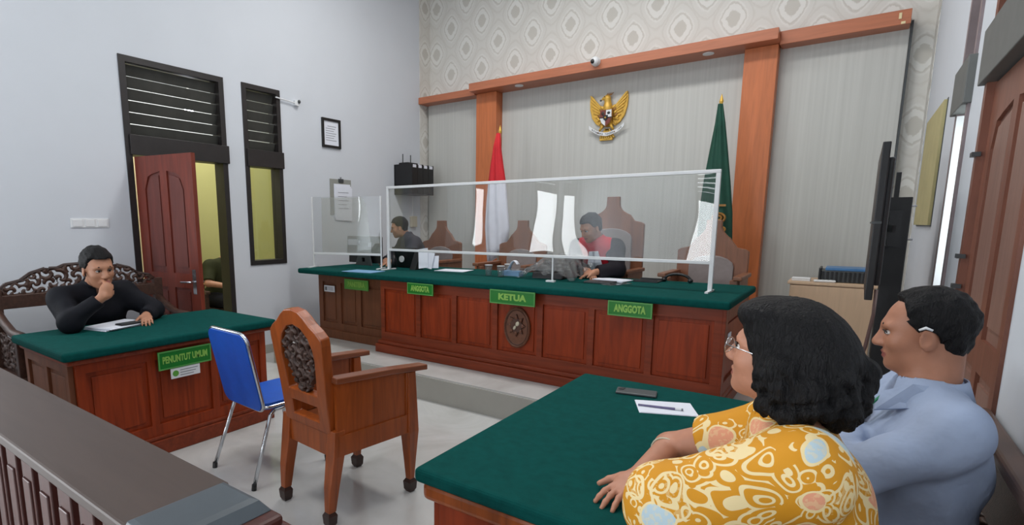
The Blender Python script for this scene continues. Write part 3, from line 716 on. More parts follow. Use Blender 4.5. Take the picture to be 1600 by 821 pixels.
t = screen('acrylic_screen', 'small clear acrylic screen before the clerk monitor at the left end', -0.4165, 0.4165, 0.0, 1.785, 1.155, False, True, [], 0.008)
MB().prism([(-0.31, 1.17), (0.30, 1.17), (0.285, 1.32), (0.27, 1.45), (0.26, 1.58), (0.235, 1.70), (0.20, 1.775), (-0.30, 1.775)], 0.004, 0.0055, 'xz').build('light_patch_film', MT['milky'], t)  # added film imitating a bright patch of light on the pane
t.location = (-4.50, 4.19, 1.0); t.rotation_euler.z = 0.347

# ------------------------------------------------------------------ judges' chairs
def judge_chair(lab, loc, w, zs, zstep, ztop, cat='chair', group=None):
    """high stepped back, arms, upholstered field; local +y is the way it faces; z from the dais"""
    t = thing('judge_chair', lab, cat, (0, 0, 0), group); h = w / 2
    prof = [(h, 0.30), (h, zs - 0.02), (h - 0.03, zs), (h - 0.10, zs + 0.015), (h - 0.145, zs + 0.075), (h - 0.16, zstep), (h - 0.175, zstep + 0.008), (0.105, zstep + 0.03), (0.082, zstep + 0.055), (0.068, zstep + 0.085), (0.064, ztop)]
    poly = prof + [(-x, z) for x, z in prof[::-1]]
    MB().prism(poly, -0.28, -0.235, 'xz').build('backrest', MT['jwood'], t, bevel=0.006)
    q = h - 0.11; arch = [(-q, 0.46), (q, 0.46)] + [(q * math.cos(PI * k / 8), zs - 0.16 + 0.10 * math.sin(PI * k / 8)) for k in range(9)]
    MB().prism(arch, -0.235, -0.212, 'xz').build('back_upholstery', MT['uphol'], t, bevel=0.008)
    box('seat', MT['jwood'], (-h, h, -0.25, 0.25, 0.36, 0.42), t, bevel=0.006); box('seat_cushion', MT['uphol'], (-h + 0.04, h - 0.04, -0.2, 0.24, 0.42, 0.47), t, bevel=0.02, seg=3)
    for s in (-1, 1):
        box('armrest', MT['jwood'], (s * h - 0.035, s * h + 0.035, -0.235, 0.28, 0.63, 0.665), t, bevel=0.008)
        box('arm_panel', MT['jwood'], (s * h - 0.012, s * h + 0.012, -0.235, 0.21, 0.42, 0.63), t)
        box('leg', MT['jwood'], (s * (h - 0.03) - 0.03, s * (h - 0.03) + 0.03, 0.18, 0.25, 0, 0.63), t, bevel=0.006); box('leg', MT['jwood'], (s * (h - 0.03) - 0.03, s * (h - 0.03) + 0.03, -0.28, -0.22, 0, 0.36), t, bevel=0.006)
    t.rotation_euler.z = PI; t.location = loc; return t
G = 'carved high-backed chairs of the judges'; DZ = 0.40
j1 = judge_chair('brown stepped-back judge chair behind the left seated judge', (-4.16, 5.24, DZ), 0.60, 0.87, 0.97, 1.13, group=G)
j2 = copytree(j1); j2.location = (-3.0, 5.24, DZ); j2['label'] = 'empty brown stepped-back chair behind the red and white flag'; BASE[j2.name] = Vector()
j3 = copytree(j1); j3.location = (-1.02, 5.24, DZ); j3['label'] = 'empty brown stepped-back chair at the right end, before the green flag'; BASE[j3.name] = Vector()
judge_chair('tallest judge chair, brown with arched grey upholstery, behind the red-robed judge', (-1.97, 5.24, DZ), 0.64, 1.11, 1.19, 1.365, group=G)

# ------------------------------------------------------------------ things on the bench
t = thing('monitor', 'back of a grey and black desktop monitor with white stickers on the clerk desk', 'monitor', (-4.55, 4.55, 1.0))
MB().obox((-4.66, 4.62, 1.235), (0.56, 0.03, 0.22), rotm(rx=-0.06)).build('back_cover', MT['greyp'], t, bevel=0.008)
MB().obox((-4.66, 4.635, 1.085), (0.54, 0.02, 0.12), rotm(rx=-0.06)).build('lower_bezel', MT['blk'], t, bevel=0.004)
sm = MB(); sm.prism([(-4.77, 1.001), (-4.50, 1.001), (-4.54, 1.14), (-4.72, 1.14)], 4.575, 4.595, 'xz', [[(-4.66, 1.04), (-4.61, 1.04), (-4.61, 1.09), (-4.66, 1.09)]]); sm.build('stand', MT['dgrey'], t, bevel=0.003)
box('screen', MT['blk'], (-4.93, -4.39, 4.648, 4.654, 1.04, 1.335), t)
for (a, b, c, d) in ((-4.92, -4.76, 1.235, 1.305), (-4.74, -4.715, 1.255, 1.29), (-4.66, -4.60, 1.18, 1.215), (-4.58, -4.53, 1.22, 1.27)):
    box('sticker', MT['sheet'], (a, b, 4.602 - (c - 1.235) * 0.05, 4.610, c, d), t)
def sheets(name, lab, cat, cx, cy, z, w, d, rz, mat, n=1, th=0.002, group=None):
    t = thing(name, lab, cat, (cx, cy, z), group); R = rotm(rz=rz)
    for k in range(n): MB().obox((cx + 0.004 * k * (-1) ** k, cy + 0.003 * k, z + th * (k + 0.5)), (w, d, th * 0.8), R @ rotm(rz=0.02 * k)).build('sheet', mat, t)
    return t
sheets('paper_folder', 'pale blue folder lying flat on the bench edge beside the clerk monitor', 'folder', -4.02, 3.965, 1.001, 0.38, 0.24, 0.1, MT['bluesheet'], 1, 0.006)
t = thing('laptop', 'open black laptop with a round white badge in front of the left judge', 'laptop', (-3.98, 4.62, 1.0))
box('base', MT['blk'], (-4.16, -3.80, 4.62, 4.86, 1.001, 1.02), t, bevel=0.004)
MB().obox((-3.98, 4.59, 1.12), (0.36, 0.012, 0.23), rotm(rx=0.25)).build('lid', MT['blk'], t, bevel=0.004)
MB().lathe((-4.02, 4.570, 1.10), [(0.001, 0.0), (0.036, 0.0), (0.036, 0.010), (0.001, 0.010)], 20, 'y').build('badge', MT['white'], t)
t = thing('document_stand', 'dark easel stand holding white crumpled sheets beside the left judge', 'stand', (-3.68, 4.5, 1.0))
MB().prism([(4.44, 1.001), (4.60, 1.001), (4.575, 1.001), (4.545, 1.19), (4.53, 1.19)], -3.80, -3.72, 'yz').build('easel', MT['blk'], t)
for k, (dx, dz, rz, ry) in enumerate(((0, 0.005, 0.1, -0.15), (0.07, -0.015, -0.1, 0.1), (0.12, -0.03, 0.2, -0.05))):
    MB().obox((-3.64 + dx, 4.48 + 0.012 * k, 1.122 + dz), (0.12, 0.004, 0.21 - 0.04 * k), rotm(rx=-0.2, ry=ry, rz=rz)).build('sheet', MT['sheet'], t)
sheets('paper_sheet', 'white sheets lying flat right of the document stand on the bench', 'paper', -3.34, 4.62, 1.001, 0.34, 0.24, 0.15, MT['sheet'], 3)
t = thing('pen_pot', 'slim black pointed bottle between the two acrylic screens', 'bottle', (-4.04, 4.46, 1.0))
MB().lathe((-4.04, 4.46, 1.0), [(0.03, 0.001), (0.03, 0.10), (0.012, 0.15)], 14).build('bottle_body', MT['blk'], t, smooth=True); MB().lathe((-4.04, 4.46, 1.15), [(0.012, 0.0), (0.003, 0.05)], 10).build('nozzle', MT['blk'], t)
# water cups, box of cups and film-covered machine before the presiding judge
def cup(lab, x, y, z, g):
    t = thing('plastic_cup', lab, 'cup', (x, y, z), g)
    MB().lathe((x, y, z), [(0.028, 0.001), (0.036, 0.10), (0.034, 0.10), (0.0265, 0.004)], 16).build('cup_wall', MT['film'], t, smooth=True)
    MB().lathe((x, y, z), [(0.001, 0.098), (0.0375, 0.098), (0.0375, 0.103), (0.001, 0.103)], 16).build('lid', MT['white'], t)
G = 'water cups on the judges bench'
for lab, x, y in (('clear water cup with white lid, left of the group by the white flag', -2.78, 4.42), ('clear water cup with white lid, rear right of the group by the white flag', -2.68, 4.62), ('clear water cup with white lid, nearest the bench front by the white flag', -2.62, 4.38)): cup(lab, x, y, 1.0, G)
t = thing('tissue_box', 'clear tissue box with a white tissue curling out, on the bench below the flag', 'box', (-2.56, 4.52, 1.0))
box('case', MT['film'], (-2.68, -2.46, 4.46, 4.58, 1.001, 1.075), t); box('tissues', MT['bluesheet'], (-2.66, -2.48, 4.475, 4.565, 1.003, 1.05), t)
MB().loft([[(-2.62 + 0.02 * k + dx, 4.50 + dy, 1.06 + 0.085 * math.sin(k * 0.5) + dz) for dx, dy, dz in ((0, 0, 0), (0, 0.06, 0.0), (0, 0.06, 0.003), (0, 0, 0.003))] for k in range(6)]).build('tissue', MT['sheet'], t, smooth=True)
t = thing('court_recorder', 'black desk machine under crumpled clear film in front of the presiding judge', 'machine', (-2.25, 4.6, 1.0))
MB().prism([(4.44, 1.001), (4.80, 1.001), (4.80, 1.15), (4.74, 1.17), (4.46, 1.05)], -2.33, -2.03, 'yz').build('case', MT['blk'], t, bevel=0.01)
for k in range(3): box('key_row', MT['dgrey'], (-2.31, -2.05, 4.50 + 0.07 * k, 4.54 + 0.07 * k, 1.07 + 0.031 * k, 1.082 + 0.031 * k), t)
def film_f(P):
    q = P - np.array([-2.17, 4.60, 1.0]); x, y, z = q[:, 0], q[:, 1], q[:, 2]
    top = 0.10 + 0.10 * np.clip((y + 0.2) / 0.4, 0, 1) - 0.10 * np.clip((np.abs(x) - 0.16) / 0.14, 0, 1) - 0.35 * np.clip(-y - 0.14, 0, 1)
    top = top + 0.012 * np.sin(38 * x + 9 * y) + 0.01 * np.sin(31 * y - 22 * x) + 0.006 * np.sin(75 * x + 60 * y)
    d = np.abs(z - np.maximum(top, 0.008)) - 0.0035
    return np.maximum(d * 0.6, np.maximum(np.abs(x) - 0.28, np.maximum(-y - 0.24, y - 0.22)))
SDF().fn(film_f, (-2.46, 4.35, 1.002), (-1.88, 4.83, 1.24)).build('plastic_film', MT['film'], 0.007, t)
sheets('paper_pile', 'white papers under the hands of the red-robed judge', 'paper', -1.65, 4.66, 1.001, 0.28, 0.18, -0.15, MT['sheet'], 4, 0.003)
t = thing('flat_notebook', 'dark closed notebook lying under the papers of the presiding judge', 'notebook', (-1.75, 4.42, 1.0)); box('cover', MT['dgrey'], (-1.79, -1.56, 4.36, 4.52, 1.001, 1.014), t, bevel=0.003)
t = thing('glass_plate', 'small clear plate at the bench edge right of the presiding judge', 'plate', (-1.52, 4.38, 1.0)); MB().obox((-1.52, 4.40, 1.004), (0.10, 0.26, 0.005), rotm(rz=-0.35)).build('plate', MT['film'], t)
t = thing('tray', 'flat black tray beside the arm of the red-robed judge', 'tray', (-1.45, 4.78, 1.0)); m = MB(); m.box(-1.48, -1.28, 4.70, 4.90, 1.001, 1.008); m.box(-1.48, -1.28, 4.70, 4.706, 1.008, 1.022); m.box(-1.48, -1.28, 4.894, 4.90, 1.008, 1.022); m.build('tray_body', MT['blk'], t)
t = thing('headset', 'black arched headset lying on the bench before the right-hand chair', 'headset', (-1.16, 4.85, 1.0))
MB().tube([(-1.16 + 0.11 * math.cos(PI * k / 10), 4.86, 1.012 + 0.06 * math.sin(PI * k / 10)) for k in range(11)], 0.012).build('band', MT['blk'], t, smooth=True)
for s in (-1, 1): MB().ell((-1.16 + s * 0.105, 4.86, 1.020), (0.022, 0.03, 0.018)).build('ear_pad', MT['blk'], t, smooth=True)

# ------------------------------------------------------------------ flags
def flag(name, lab, x, y, ztop, sec, mats, base=DZ):
    """sec: list of (z, centre x offset, half width, material index); pleated cloth hanging from a pole"""
    t = thing(name, lab, 'flag', (x, y, base))
    MB().tube([(x, y, base + 0.03), (x, y, ztop)], 0.013, 10).build('pole', MT['beige'], t, smooth=True)
    MB().lathe((x, y, ztop), [(0.001, 0.10), (0.012, 0.06), (0.02, 0.03), (0.012, 0.0)], 10).build('finial', MT['gold'], t)
    MB().lathe((x, y, base), [(0.16, 0.0), (0.16, 0.02), (0.05, 0.04), (0.02, 0.08)], 20).build('stand', MT['foot'], t)
    m = MB(); n = 48; rings = []
    for z, dx, hw, mi in sec:
        r = []
        for k in range(n):
            a = 2 * PI * k / n; pl = 1 + 0.22 * math.sin(a * 7 + z * 2)
            r.append((x + dx + hw * math.cos(a), y - 0.03 + (0.03 + 0.25 * hw) * math.sin(a) * pl, z + (0.12 * math.cos(a) * (hw / 0.15) if z == sec[-1][0] else 0)))
        rings.append(r)
    m.loft(rings)
    for k in range(len(sec) - 1):
        for i in range(n): m.mi[k * n + i] = sec[k][3]
    m.mi[-2] = sec[0][3]; m.mi[-1] = sec[-2][3]; m.m = 1
    m.build('flag_cloth', mats, t, smooth=True); return t
flag('national_flag', 'red over white flag hanging on a pole by the left pillar', -3.50, 5.78, 2.56,
     [(2.56, 0.0, 0.018, 0), (2.40, -0.02, 0.05, 0), (2.20, -0.02, 0.085, 0), (2.02, -0.015, 0.115, 0), (2.0, -0.013, 0.118, 1), (1.75, -0.01, 0.145, 1), (1.45, 0.0, 0.17, 1), (1.20, 0.0, 0.15, 1), (1.10, 0.0, 0.13, 1)], [MT['red'], MT['fwhite']])
gf = flag('court_flag', 'dark green court flag with gold emblem hanging on a pole by the right pillar', -1.12, 5.90, 2.62,
     [(2.62, 0.0, 0.022, 0), (2.45, 0.01, 0.045, 0), (2.2, 0.015, 0.08, 0), (1.9, 0.02, 0.12, 0), (1.6, 0.03, 0.15, 0), (1.3, 0.04, 0.16, 0), (1.0, 0.04, 0.15, 0)], [MT['fgreen'], MT['fgreen']])
for (dx, z, r) in ((0.075, 1.55, 0.055), (0.075, 1.55, 0.025), (0.05, 1.45, 0.03), (0.11, 1.44, 0.028)):
    MB().tube([(-1.12 + dx + r * math.cos(2 * PI * k / 16), 5.79 - 0.0 , z + r * 0.8 * math.sin(2 * PI * k / 16)) for k in range(16)], 0.011, 6, True).build('gold_emblem', MT['dgold'], gf)
box('gold_emblem', MT['dgold'], (-1.10, -0.99, 5.785, 5.80, 1.66, 1.68), gf)

# ------------------------------------------------------------------ national emblem on the wall
EX, EY, EZ = -2.50, 6.645, 2.77
t = thing('garuda_emblem', 'gold eagle emblem with shield and white ribbon on the cream wall', 'emblem', (EX, 6.655, EZ))
E2 = lambda pts: [(EX + a, EZ + b) for a, b in pts]
for s in (-1, 1):
    w = MB(); w.prism(E2([(s * 0.05, 0.06), (s * 0.10, 0.12), (s * 0.17, 0.17), (s * 0.225, 0.27), (s * 0.235, 0.20), (s * 0.228, 0.10), (s * 0.20, 0.0), (s * 0.15, -0.07), (s * 0.09, -0.11), (s * 0.05, -0.08)][::s]), EY - 0.02, EY + 0.01, 'xz')
    wing = w.build('wing', MT['gold'], t, bevel=0.005)
    for k in range(8):
        u = k / 7; tip = (0.232 - 0.12 * u ** 1.6, 0.27 - 0.36 * u); rt = (0.075 - 0.01 * u, 0.10 - 0.14 * u)
        d = Vector((tip[0] - rt[0], tip[1] - rt[1])); nrm = Vector((-d.y, d.x)).normalized() * 0.013
        MB().prism(E2([(s * (rt[0] + nrm.x * 0.6), rt[1] + nrm.y * 0.6), (s * (rt[0] - nrm.x * 0.6), rt[1] - nrm.y * 0.6), (s * (tip[0] - nrm.x * 0.9 - d.x * 0.12), tip[1] - nrm.y * 0.9 - d.y * 0.12), (s * tip[0], tip[1]), (s * (tip[0] + nrm.x - d.x * 0.12), tip[1] + nrm.y - d.y * 0.12)]), EY - 0.034, EY - 0.018, 'xz').build('feather', MT['gold'], wing, bevel=0.003)
    for k in range(5):
        u = k / 4; c = (s * (0.07 + 0.04 * u), 0.09 - 0.13 * u + 0.02); MB().ell((EX + c[0], EY - 0.035, EZ + c[1]), (0.03, 0.008, 0.016), 10, 6, rotm(ry=-s * 0.7)).build('covert', MT['dgold'] if k % 2 else MT['gold'], wing, smooth=True)
bd = SDF().cone((EX, EY - 0.02, EZ - 0.06), (EX, EY - 0.03, EZ + 0.10), 0.06, 0.05, 0.02).cone((EX, EY - 0.03, EZ + 0.10), (EX - 0.005, EY - 0.035, EZ + 0.20), 0.05, 0.036, 0.03).ell((EX - 0.015, EY - 0.04, EZ + 0.215), (0.042, 0.034, 0.034), 0.02).cone((EX - 0.045, EY - 0.045, EZ + 0.215), (EX - 0.085, EY - 0.045, EZ + 0.195), 0.02, 0.006, 0.01)
bd.build('body', MT['gold'], 0.006, t)
MB().ell((EX - 0.085, EY - 0.047, EZ + 0.193), (0.014, 0.010, 0.012)).build('beak', MT['dgrey'], t); MB().ell((EX - 0.03, EY - 0.072, EZ + 0.225), (0.007, 0.005, 0.007)).build('eye', MT['blk'], t)
for k in range(5): MB().prism(E2([(-0.03 + 0.013 * k, 0.24), (-0.018 + 0.013 * k, 0.24), (-0.006 + 0.018 * k, 0.272)]), EY - 0.045, EY - 0.03, 'xz').build('crest_feather', MT['dgold'], t)
sh = MB(); sh.prism(E2([(-0.075, 0.075), (0.075, 0.075), (0.078, -0.02), (0.05, -0.085), (0, -0.125), (-0.05, -0.085), (-0.078, -0.02)]), EY - 0.09, EY - 0.06, 'xz'); shd = sh.build('shield', MT['dgold'], t, bevel=0.004)
for pts, mt in (([(-0.068, 0.067), (-0.003, 0.067), (-0.003, -0.015), (-0.07, -0.015)], 'shred'), ([(0.003, 0.067), (0.068, 0.067), (0.07, -0.015), (0.003, -0.015)], 'white'), ([(-0.07, -0.025), (-0.003, -0.025), (-0.003, -0.115), (-0.046, -0.08)], 'white'), ([(0.003, -0.025), (0.07, -0.025), (0.046, -0.08), (0.003, -0.115)], 'shred')):
    MB().prism(E2(pts), EY - 0.096, EY - 0.088, 'xz').build('shield_quarter', MT[mt], shd)
MB().prism(E2([(-0.078, -0.014), (0.078, -0.014), (0.078, -0.026), (-0.078, -0.026)]), EY - 0.098, EY - 0.09, 'xz').build('shield_band', MT['blk'], shd)
MB().prism(E2([(-0.028, 0.008), (0.028, 0.008), (0.024, -0.04), (0, -0.058), (-0.024, -0.04)]), EY - 0.104, EY - 0.096, 'xz').build('shield_centre', MT['blk'], shd)
MB().prism(E2([(0.012 * (1 if k % 2 == 0 else 0.42) * math.sin(PI * k / 5) * 1.2, -0.02 + 0.012 * 1.2 * (1 if k % 2 == 0 else 0.42) * math.cos(PI * k / 5)) for k in range(10)]), EY - 0.108, EY - 0.104, 'xz').build('shield_star', MT['gold'], shd)
MB().ell((EX + 0.036, EY - 0.097, EZ + 0.032), (0.02, 0.005, 0.016)).build('shield_bull', MT['blk'], shd); MB().ell((EX - 0.036, EY - 0.097, EZ + 0.03), (0.018, 0.005, 0.022)).build('shield_tree', MT['foot'], shd)
for k in range(7):
    a = (k - 3) * 0.2; MB().obox((EX + 0.10 * math.sin(a) * 0.9, EY - 0.02, EZ - 0.135 - 0.07 * math.cos(a)), (0.022, 0.02, 0.13), rotm(ry=-a)).build('tail_feather', MT['gold'], t, bevel=0.004)
for s in (-1, 1):
    MB().tube([(EX + s * 0.04, EY - 0.045, EZ - 0.09), (EX + s * 0.085, EY - 0.05, EZ - 0.16)], [0.022, 0.013], 8).build('leg', MT['gold'], t, smooth=True)
    for k in (-1, 0, 1): MB().tube([(EX + s * 0.085, EY - 0.05, EZ - 0.16), (EX + s * 0.09 + k * 0.014, EY - 0.06, EZ - 0.19)], 0.006, 6).build('claw', MT['dgold'], t)
rb = MB(); rs = []
for k in range(21):
    u = -1 + k / 10; x = EX + 0.215 * u; z = EZ - 0.205 + 0.095 * u * u; y = EY - 0.05 + 0.01 * math.cos(u * 9); hh = 0.02
    rs.append([(x, y - 0.006, z - hh), (x, y + 0.006, z - hh), (x, y + 0.006, z + hh), (x, y - 0.006, z + hh)])
rb.loft(rs); rib = rb.build('ribbon', MT['white'], t)
word = 'BHINNEKA TUNGGAL IKA'
for k, ch in enumerate(word):
    if ch == ' ': continue
    u = -0.82 + 1.64 * k / (len(word) - 1); text('letter', ch, 0.028, (EX + 0.215 * u, EY - 0.058 + 0.01 * math.cos(u * 9), EZ - 0.206 + 0.095 * u * u), (PI / 2, 0, 0), MT['blk'], rib, depth=0.002)
MB().box(EX - 0.09, EX + 0.07, EY - 0.03, EY + 0.0, EZ - 0.275, EZ - 0.25).build('base_bar', MT['gold'], t, bevel=0.004)
# dome camera on the beam
t = thing('dome_camera', 'white round security camera on the wooden beam above the eagle emblem', 'camera', (-2.55, 6.30, 3.33))
MB().lathe((-2.55, 6.32, 3.335), [(0.05, 0.0), (0.05, 0.02), (0.042, 0.025)], 20, 'y').build('mount', MT['white'], t)
MB().ell((-2.55, 6.275, 3.335), (0.05, 0.05, 0.05)).build('ball', MT['white'], t, smooth=True); MB().ell((-2.562, 6.236, 3.328), (0.026, 0.018, 0.026)).build('lens', MT['blk'], t, smooth=True)

# ================================================================== LEFT WALL FITTINGS
t = thing('picture_frame', 'small black framed certificate hanging on the left wall above the clipboard', 'picture', (XL, 4.745, 2.43))
frame_boxes(XL, XL + 0.025, 4.595, 4.895, 2.425, 2.775, 0.03).build('frame', MT['blk'], t, bevel=0.003)
box('paper', MT['sheet'], (XL + 0.002, XL + 0.008, 4.625, 4.865, 2.455, 2.745), t)
for k in range(7): box('text_line', MT['ink'], (XL + 0.008, XL + 0.009, 4.66 + (0.03 if k == 0 else 0), 4.83 - (k % 3) * 0.02, 2.68 - 0.028 * k, 2.686 - 0.028 * k), t)
t = thing('clipboard', 'grey clipboard with white sheets hanging on the left wall under the black frame', 'clipboard', (XL, 4.88, 1.56))
box('board', MT['greyp'], (XL, XL + 0.008, 4.70, 5.06, 1.60, 2.05), t, bevel=0.003)
for k in range(3): MB().obox((XL + 0.012 + 0.003 * k, 4.90 + 0.01 * k, 1.78 - 0.02 * k), (0.002, 0.28, 0.42), rotm(rx=-0.02 * k)).build('sheet', MT['sheet'], t)
box('clip', MT['dgrey'], (XL + 0.006, XL + 0.024, 4.84, 4.92, 2.01, 2.055), t, bevel=0.004)
MB().tube([(XL + 0.012, 4.88, 2.05), (XL + 0.012, 4.87, 2.075), (XL + 0.012, 4.89, 2.075), (XL + 0.012, 4.88, 2.05)], 0.004).build('hook', MT['dgrey'], t)
for k in range(5): box('text_line', MT['ink'], (XL + 0.0195, XL + 0.0202, 4.82, 5.00 - (k % 2) * 0.03, 1.88 - 0.05 * k, 1.886 - 0.05 * k), t)
t = thing('file_rack', 'black wall-hung rack of four file holders in the left corner above the seated judge', 'rack', (XL, 6.16, 1.9))
box('back_plate', MT['blk'], (XL, XL + 0.012, 5.91, 6.41, 1.9, 2.32), t)
for k in range(4):
    y0 = 5.915 + 0.123 * k
    m = MB(); m.box(XL + 0.012, XL + 0.33, y0, y0 + 0.006, 1.9, 2.32); m.box(XL + 0.012, XL + 0.33, y0 + 0.112, y0 + 0.118, 1.9, 2.32); m.box(XL + 0.012, XL + 0.33, y0 + 0.006, y0 + 0.112, 1.9, 1.906); m.box(XL + 0.324, XL + 0.33, y0 + 0.006, y0 + 0.112, 1.906, 2.30)
    hd = m.build('file_holder', MT['blk'], t); box('label', MT['sheet'], (XL + 0.33, XL + 0.333, y0 + 0.02, y0 + 0.09, 2.27, 2.31), hd)
    box('papers', MT['dgrey'], (XL + 0.03, XL + 0.30, y0 + 0.02, y0 + 0.10, 1.91, 2.25), hd)
t = thing('wifi_router', 'router with two thin upright antennas on top of the black file rack', 'router', (XL + 0.13, 6.1, 2.32))
box('case', MT['blk'], (XL + 0.03, XL + 0.2, 5.98, 6.2, 2.321, 2.35), t, bevel=0.004)
for y in (6.0, 6.17): MB().tube([(XL + 0.09, y, 2.34), (XL + 0.09, y, 2.47)], 0.008).build('antenna', MT['dgrey'], t)
t = thing('switch_plate', 'white three-gang light switch plate on the left wall beside the open door', 'switch', (XL, 1.965, 1.45))
box('plate', MT['white'], (XL, XL + 0.008, 1.815, 2.115, 1.455, 1.535), t, bevel=0.003)
for k in range(3): box('rocker', MT['white'], (XL + 0.008, XL + 0.013, 1.83 + 0.097 * k, 1.905 + 0.097 * k, 1.465, 1.525), t, bevel=0.002)
t = thing('wall_sensor', 'small white sensor on a thin arm on the left wall above the narrow window', 'sensor', (XL, 4.02, 2.88))
MB().tube([(XL + 0.03, 3.93, 2.885), (XL + 0.03, 4.22, 2.865)], 0.008).build('arm', MT['white'], t)
box('mount', MT['white'], (XL, XL + 0.04, 4.19, 4.25, 2.84, 2.90), t, bevel=0.004); MB().ell((XL + 0.045, 4.24, 2.885), (0.018, 0.018, 0.022)).build('eye', MT['dgrey'], t, smooth=True)
t = thing('socket_box', 'beige socket box on the left wall below the black file rack', 'socket', (XL, 6.3, 1.44))
box('case', MT['beige'], (XL, XL + 0.05, 6.24, 6.36, 1.44, 1.60), t, bevel=0.006); box('conduit', MT['white'], (XL, XL + 0.015, 6.295, 6.31, 1.60, 1.90), t)

# ================================================================== PROSECUTOR'S TABLE
t = thing('prosecutor_table', 'red-brown panelled prosecutor desk on the left below a green cloth', 'desk', (-3.85, 1.76, 0))
box('body', MT['bench'], (-4.24, -3.53, 1.14, 2.40, 0, 0.715), t)
xf = Matrix.Translation((-3.5, 1.77, 0)) @ Matrix.Rotation(PI / 2, 4, 'Z')
paneled_front(t, -0.63, 0.63, 0, 0.11, 0.715, (-0.21, 0.21), MT['bench'], MT['bench'], xf=xf)
paneled_front(t, -4.25, -3.53, 1.11, 0.11, 0.715, (-3.89,), MT['clerk'], MT['clerk'])
m = MB(); m.box(-4.26, -3.47, 1.08, 2.43, 0, 0.10); m.box(-4.25, -3.485, 1.095, 2.415, 0.10, 0.125); m.build('plinth', MT['benchx'], t, bevel=0.006)
m = MB(); m.box(-4.27, -3.46, 1.09, 2.44, 0.695, 0.725); m.build('top_moulding', MT['benchx'], t, bevel=0.010)
MB().box(-4.30, -3.43, 1.06, 2.46, 0.726, 0.78).build('table_cloth', MT['green'], base=(-3.86, 1.76, 0.726), bevel=0.018, seg=3, label='green cloth padding the top of the prosecutor desk on the left', cat='tablecloth')
def xsign(name, lab, cat, y0, y1, x, z0, z1=0):
    return thing(name, lab, cat, (x, (y0 + y1) / 2, z0))
t = xsign('name_sign', 'green sign reading PENUNTUT UMUM on the prosecutor desk front', 'sign', 1.58, 1.93, -3.46, 0.57, 0.685)
X0 = -3.452; y0, y1, z0, z1 = 1.58, 1.935, 0.565, 0.685
box('plate', MT['signg'], (X0 - 0.006, X0, y0, y1, z0, z1), t); m = MB(); b = 0.009
for q in ((y0, y1, z0, z0 + b), (y0, y1, z1 - b, z1), (y0, y0 + b, z0 + b, z1 - b), (y1 - b, y1, z0 + b, z1 - b)): m.box(X0, X0 + 0.003, *q)
m.build('border', MT['signb'], t); text('lettering', 'PENUNTUT UMUM', 0.062, (X0 + 0.0015, (y0 + y1) / 2, (z0 + z1) / 2), (PI / 2, 0, PI / 2), MT['signt'], t, width=0.30, bold=0.002)
t = xsign('asset_plate', 'small white plate with a green round logo under the PENUNTUT UMUM sign', 'sticker', 1.65, 1.85, -3.46, 0.49)
box('plate', MT['white'], (X0 - 0.006, X0, 1.655, 1.85, 0.495, 0.562), t); MB().lathe((X0 - 0.001, 1.685, 0.528), [(0.001, 0), (0.02, 0), (0.02, 0.003), (0.001, 0.003)], 20, 'x').build('logo', MT['signl'], t)
for k in range(3): box('print', MT['ink'], (X0, X0 + 0.0015, 1.715, 1.835 - 0.015 * k, 0.543 - 0.017 * k, 0.547 - 0.017 * k), t)
sheets('document_pile', 'thin pile of white documents under the prosecutor hands', 'paper', -4.06, 1.60, 0.781, 0.22, 0.32, 0.25, MT['sheet'], 6, 0.003)
t = thing('phone', 'black phone lying on the white documents of the prosecutor desk', 'phone', (-4.0, 1.68, 0.80)); MB().obox((-4.0, 1.66, 0.8045), (0.08, 0.16, 0.009), rotm(rz=0.15)).build('case', MT['blk'], t, bevel=0.004); MB().obox((-4.0, 1.66, 0.8096), (0.07, 0.148, 0.001), rotm(rz=0.15)).build('screen', MT['dgrey'], t)

# carved settle behind the prosecutor
def crest(y0, y1, z0, zs, zt):
    c = (y0 + y1) / 2; w = (y1 - y0) / 2
    half = [(1.0, zs - 0.02), (0.90, zs + 0.03), (0.74, zs + 0.05), (0.62, zs + 0.10), (0.45, zs + 0.13), (0.42, zt - 0.045), (0.40, zt - 0.02), (0.30, zt - 0.02), (0.22, zt), (0.0, zt + 0.005)]
    return [(c - w, z0)] + [(c - w * u, z) for u, z in half] + [(c + w * u, z) for u, z in half[-2::-1]] + [(c + w, z0)]
t = thing('carved_settle', 'dark carved wooden settle with scrolled openwork back behind the prosecutor', 'bench', (-4.85, 1.72, 0))
bx = -4.90; cr = crest(1.16, 2.28, 0.97, 1.02, 1.17)
carving('carved_crest', MT['carve'], cr, 'yz', bx - 0.018, bx + 0.018, t, 0.007, 52, 0.35, 3)
m = MB()
for a, b in zip(cr[1:-1], cr[2:-1]): m.tube([(bx, a[0], a[1] + 0.004), (bx, b[0], b[1] + 0.004)], 0.013, 6)
m.build('crest_moulding', MT['foot'], t)
box('back_rail', MT['carve'], (bx - 0.025, bx + 0.025, 1.14, 2.30, 0.875, 0.975), t, bevel=0.006)
box('lower_rail', MT['carve'], (bx - 0.02, bx + 0.02, 1.14, 2.30, 0.48, 0.53), t)
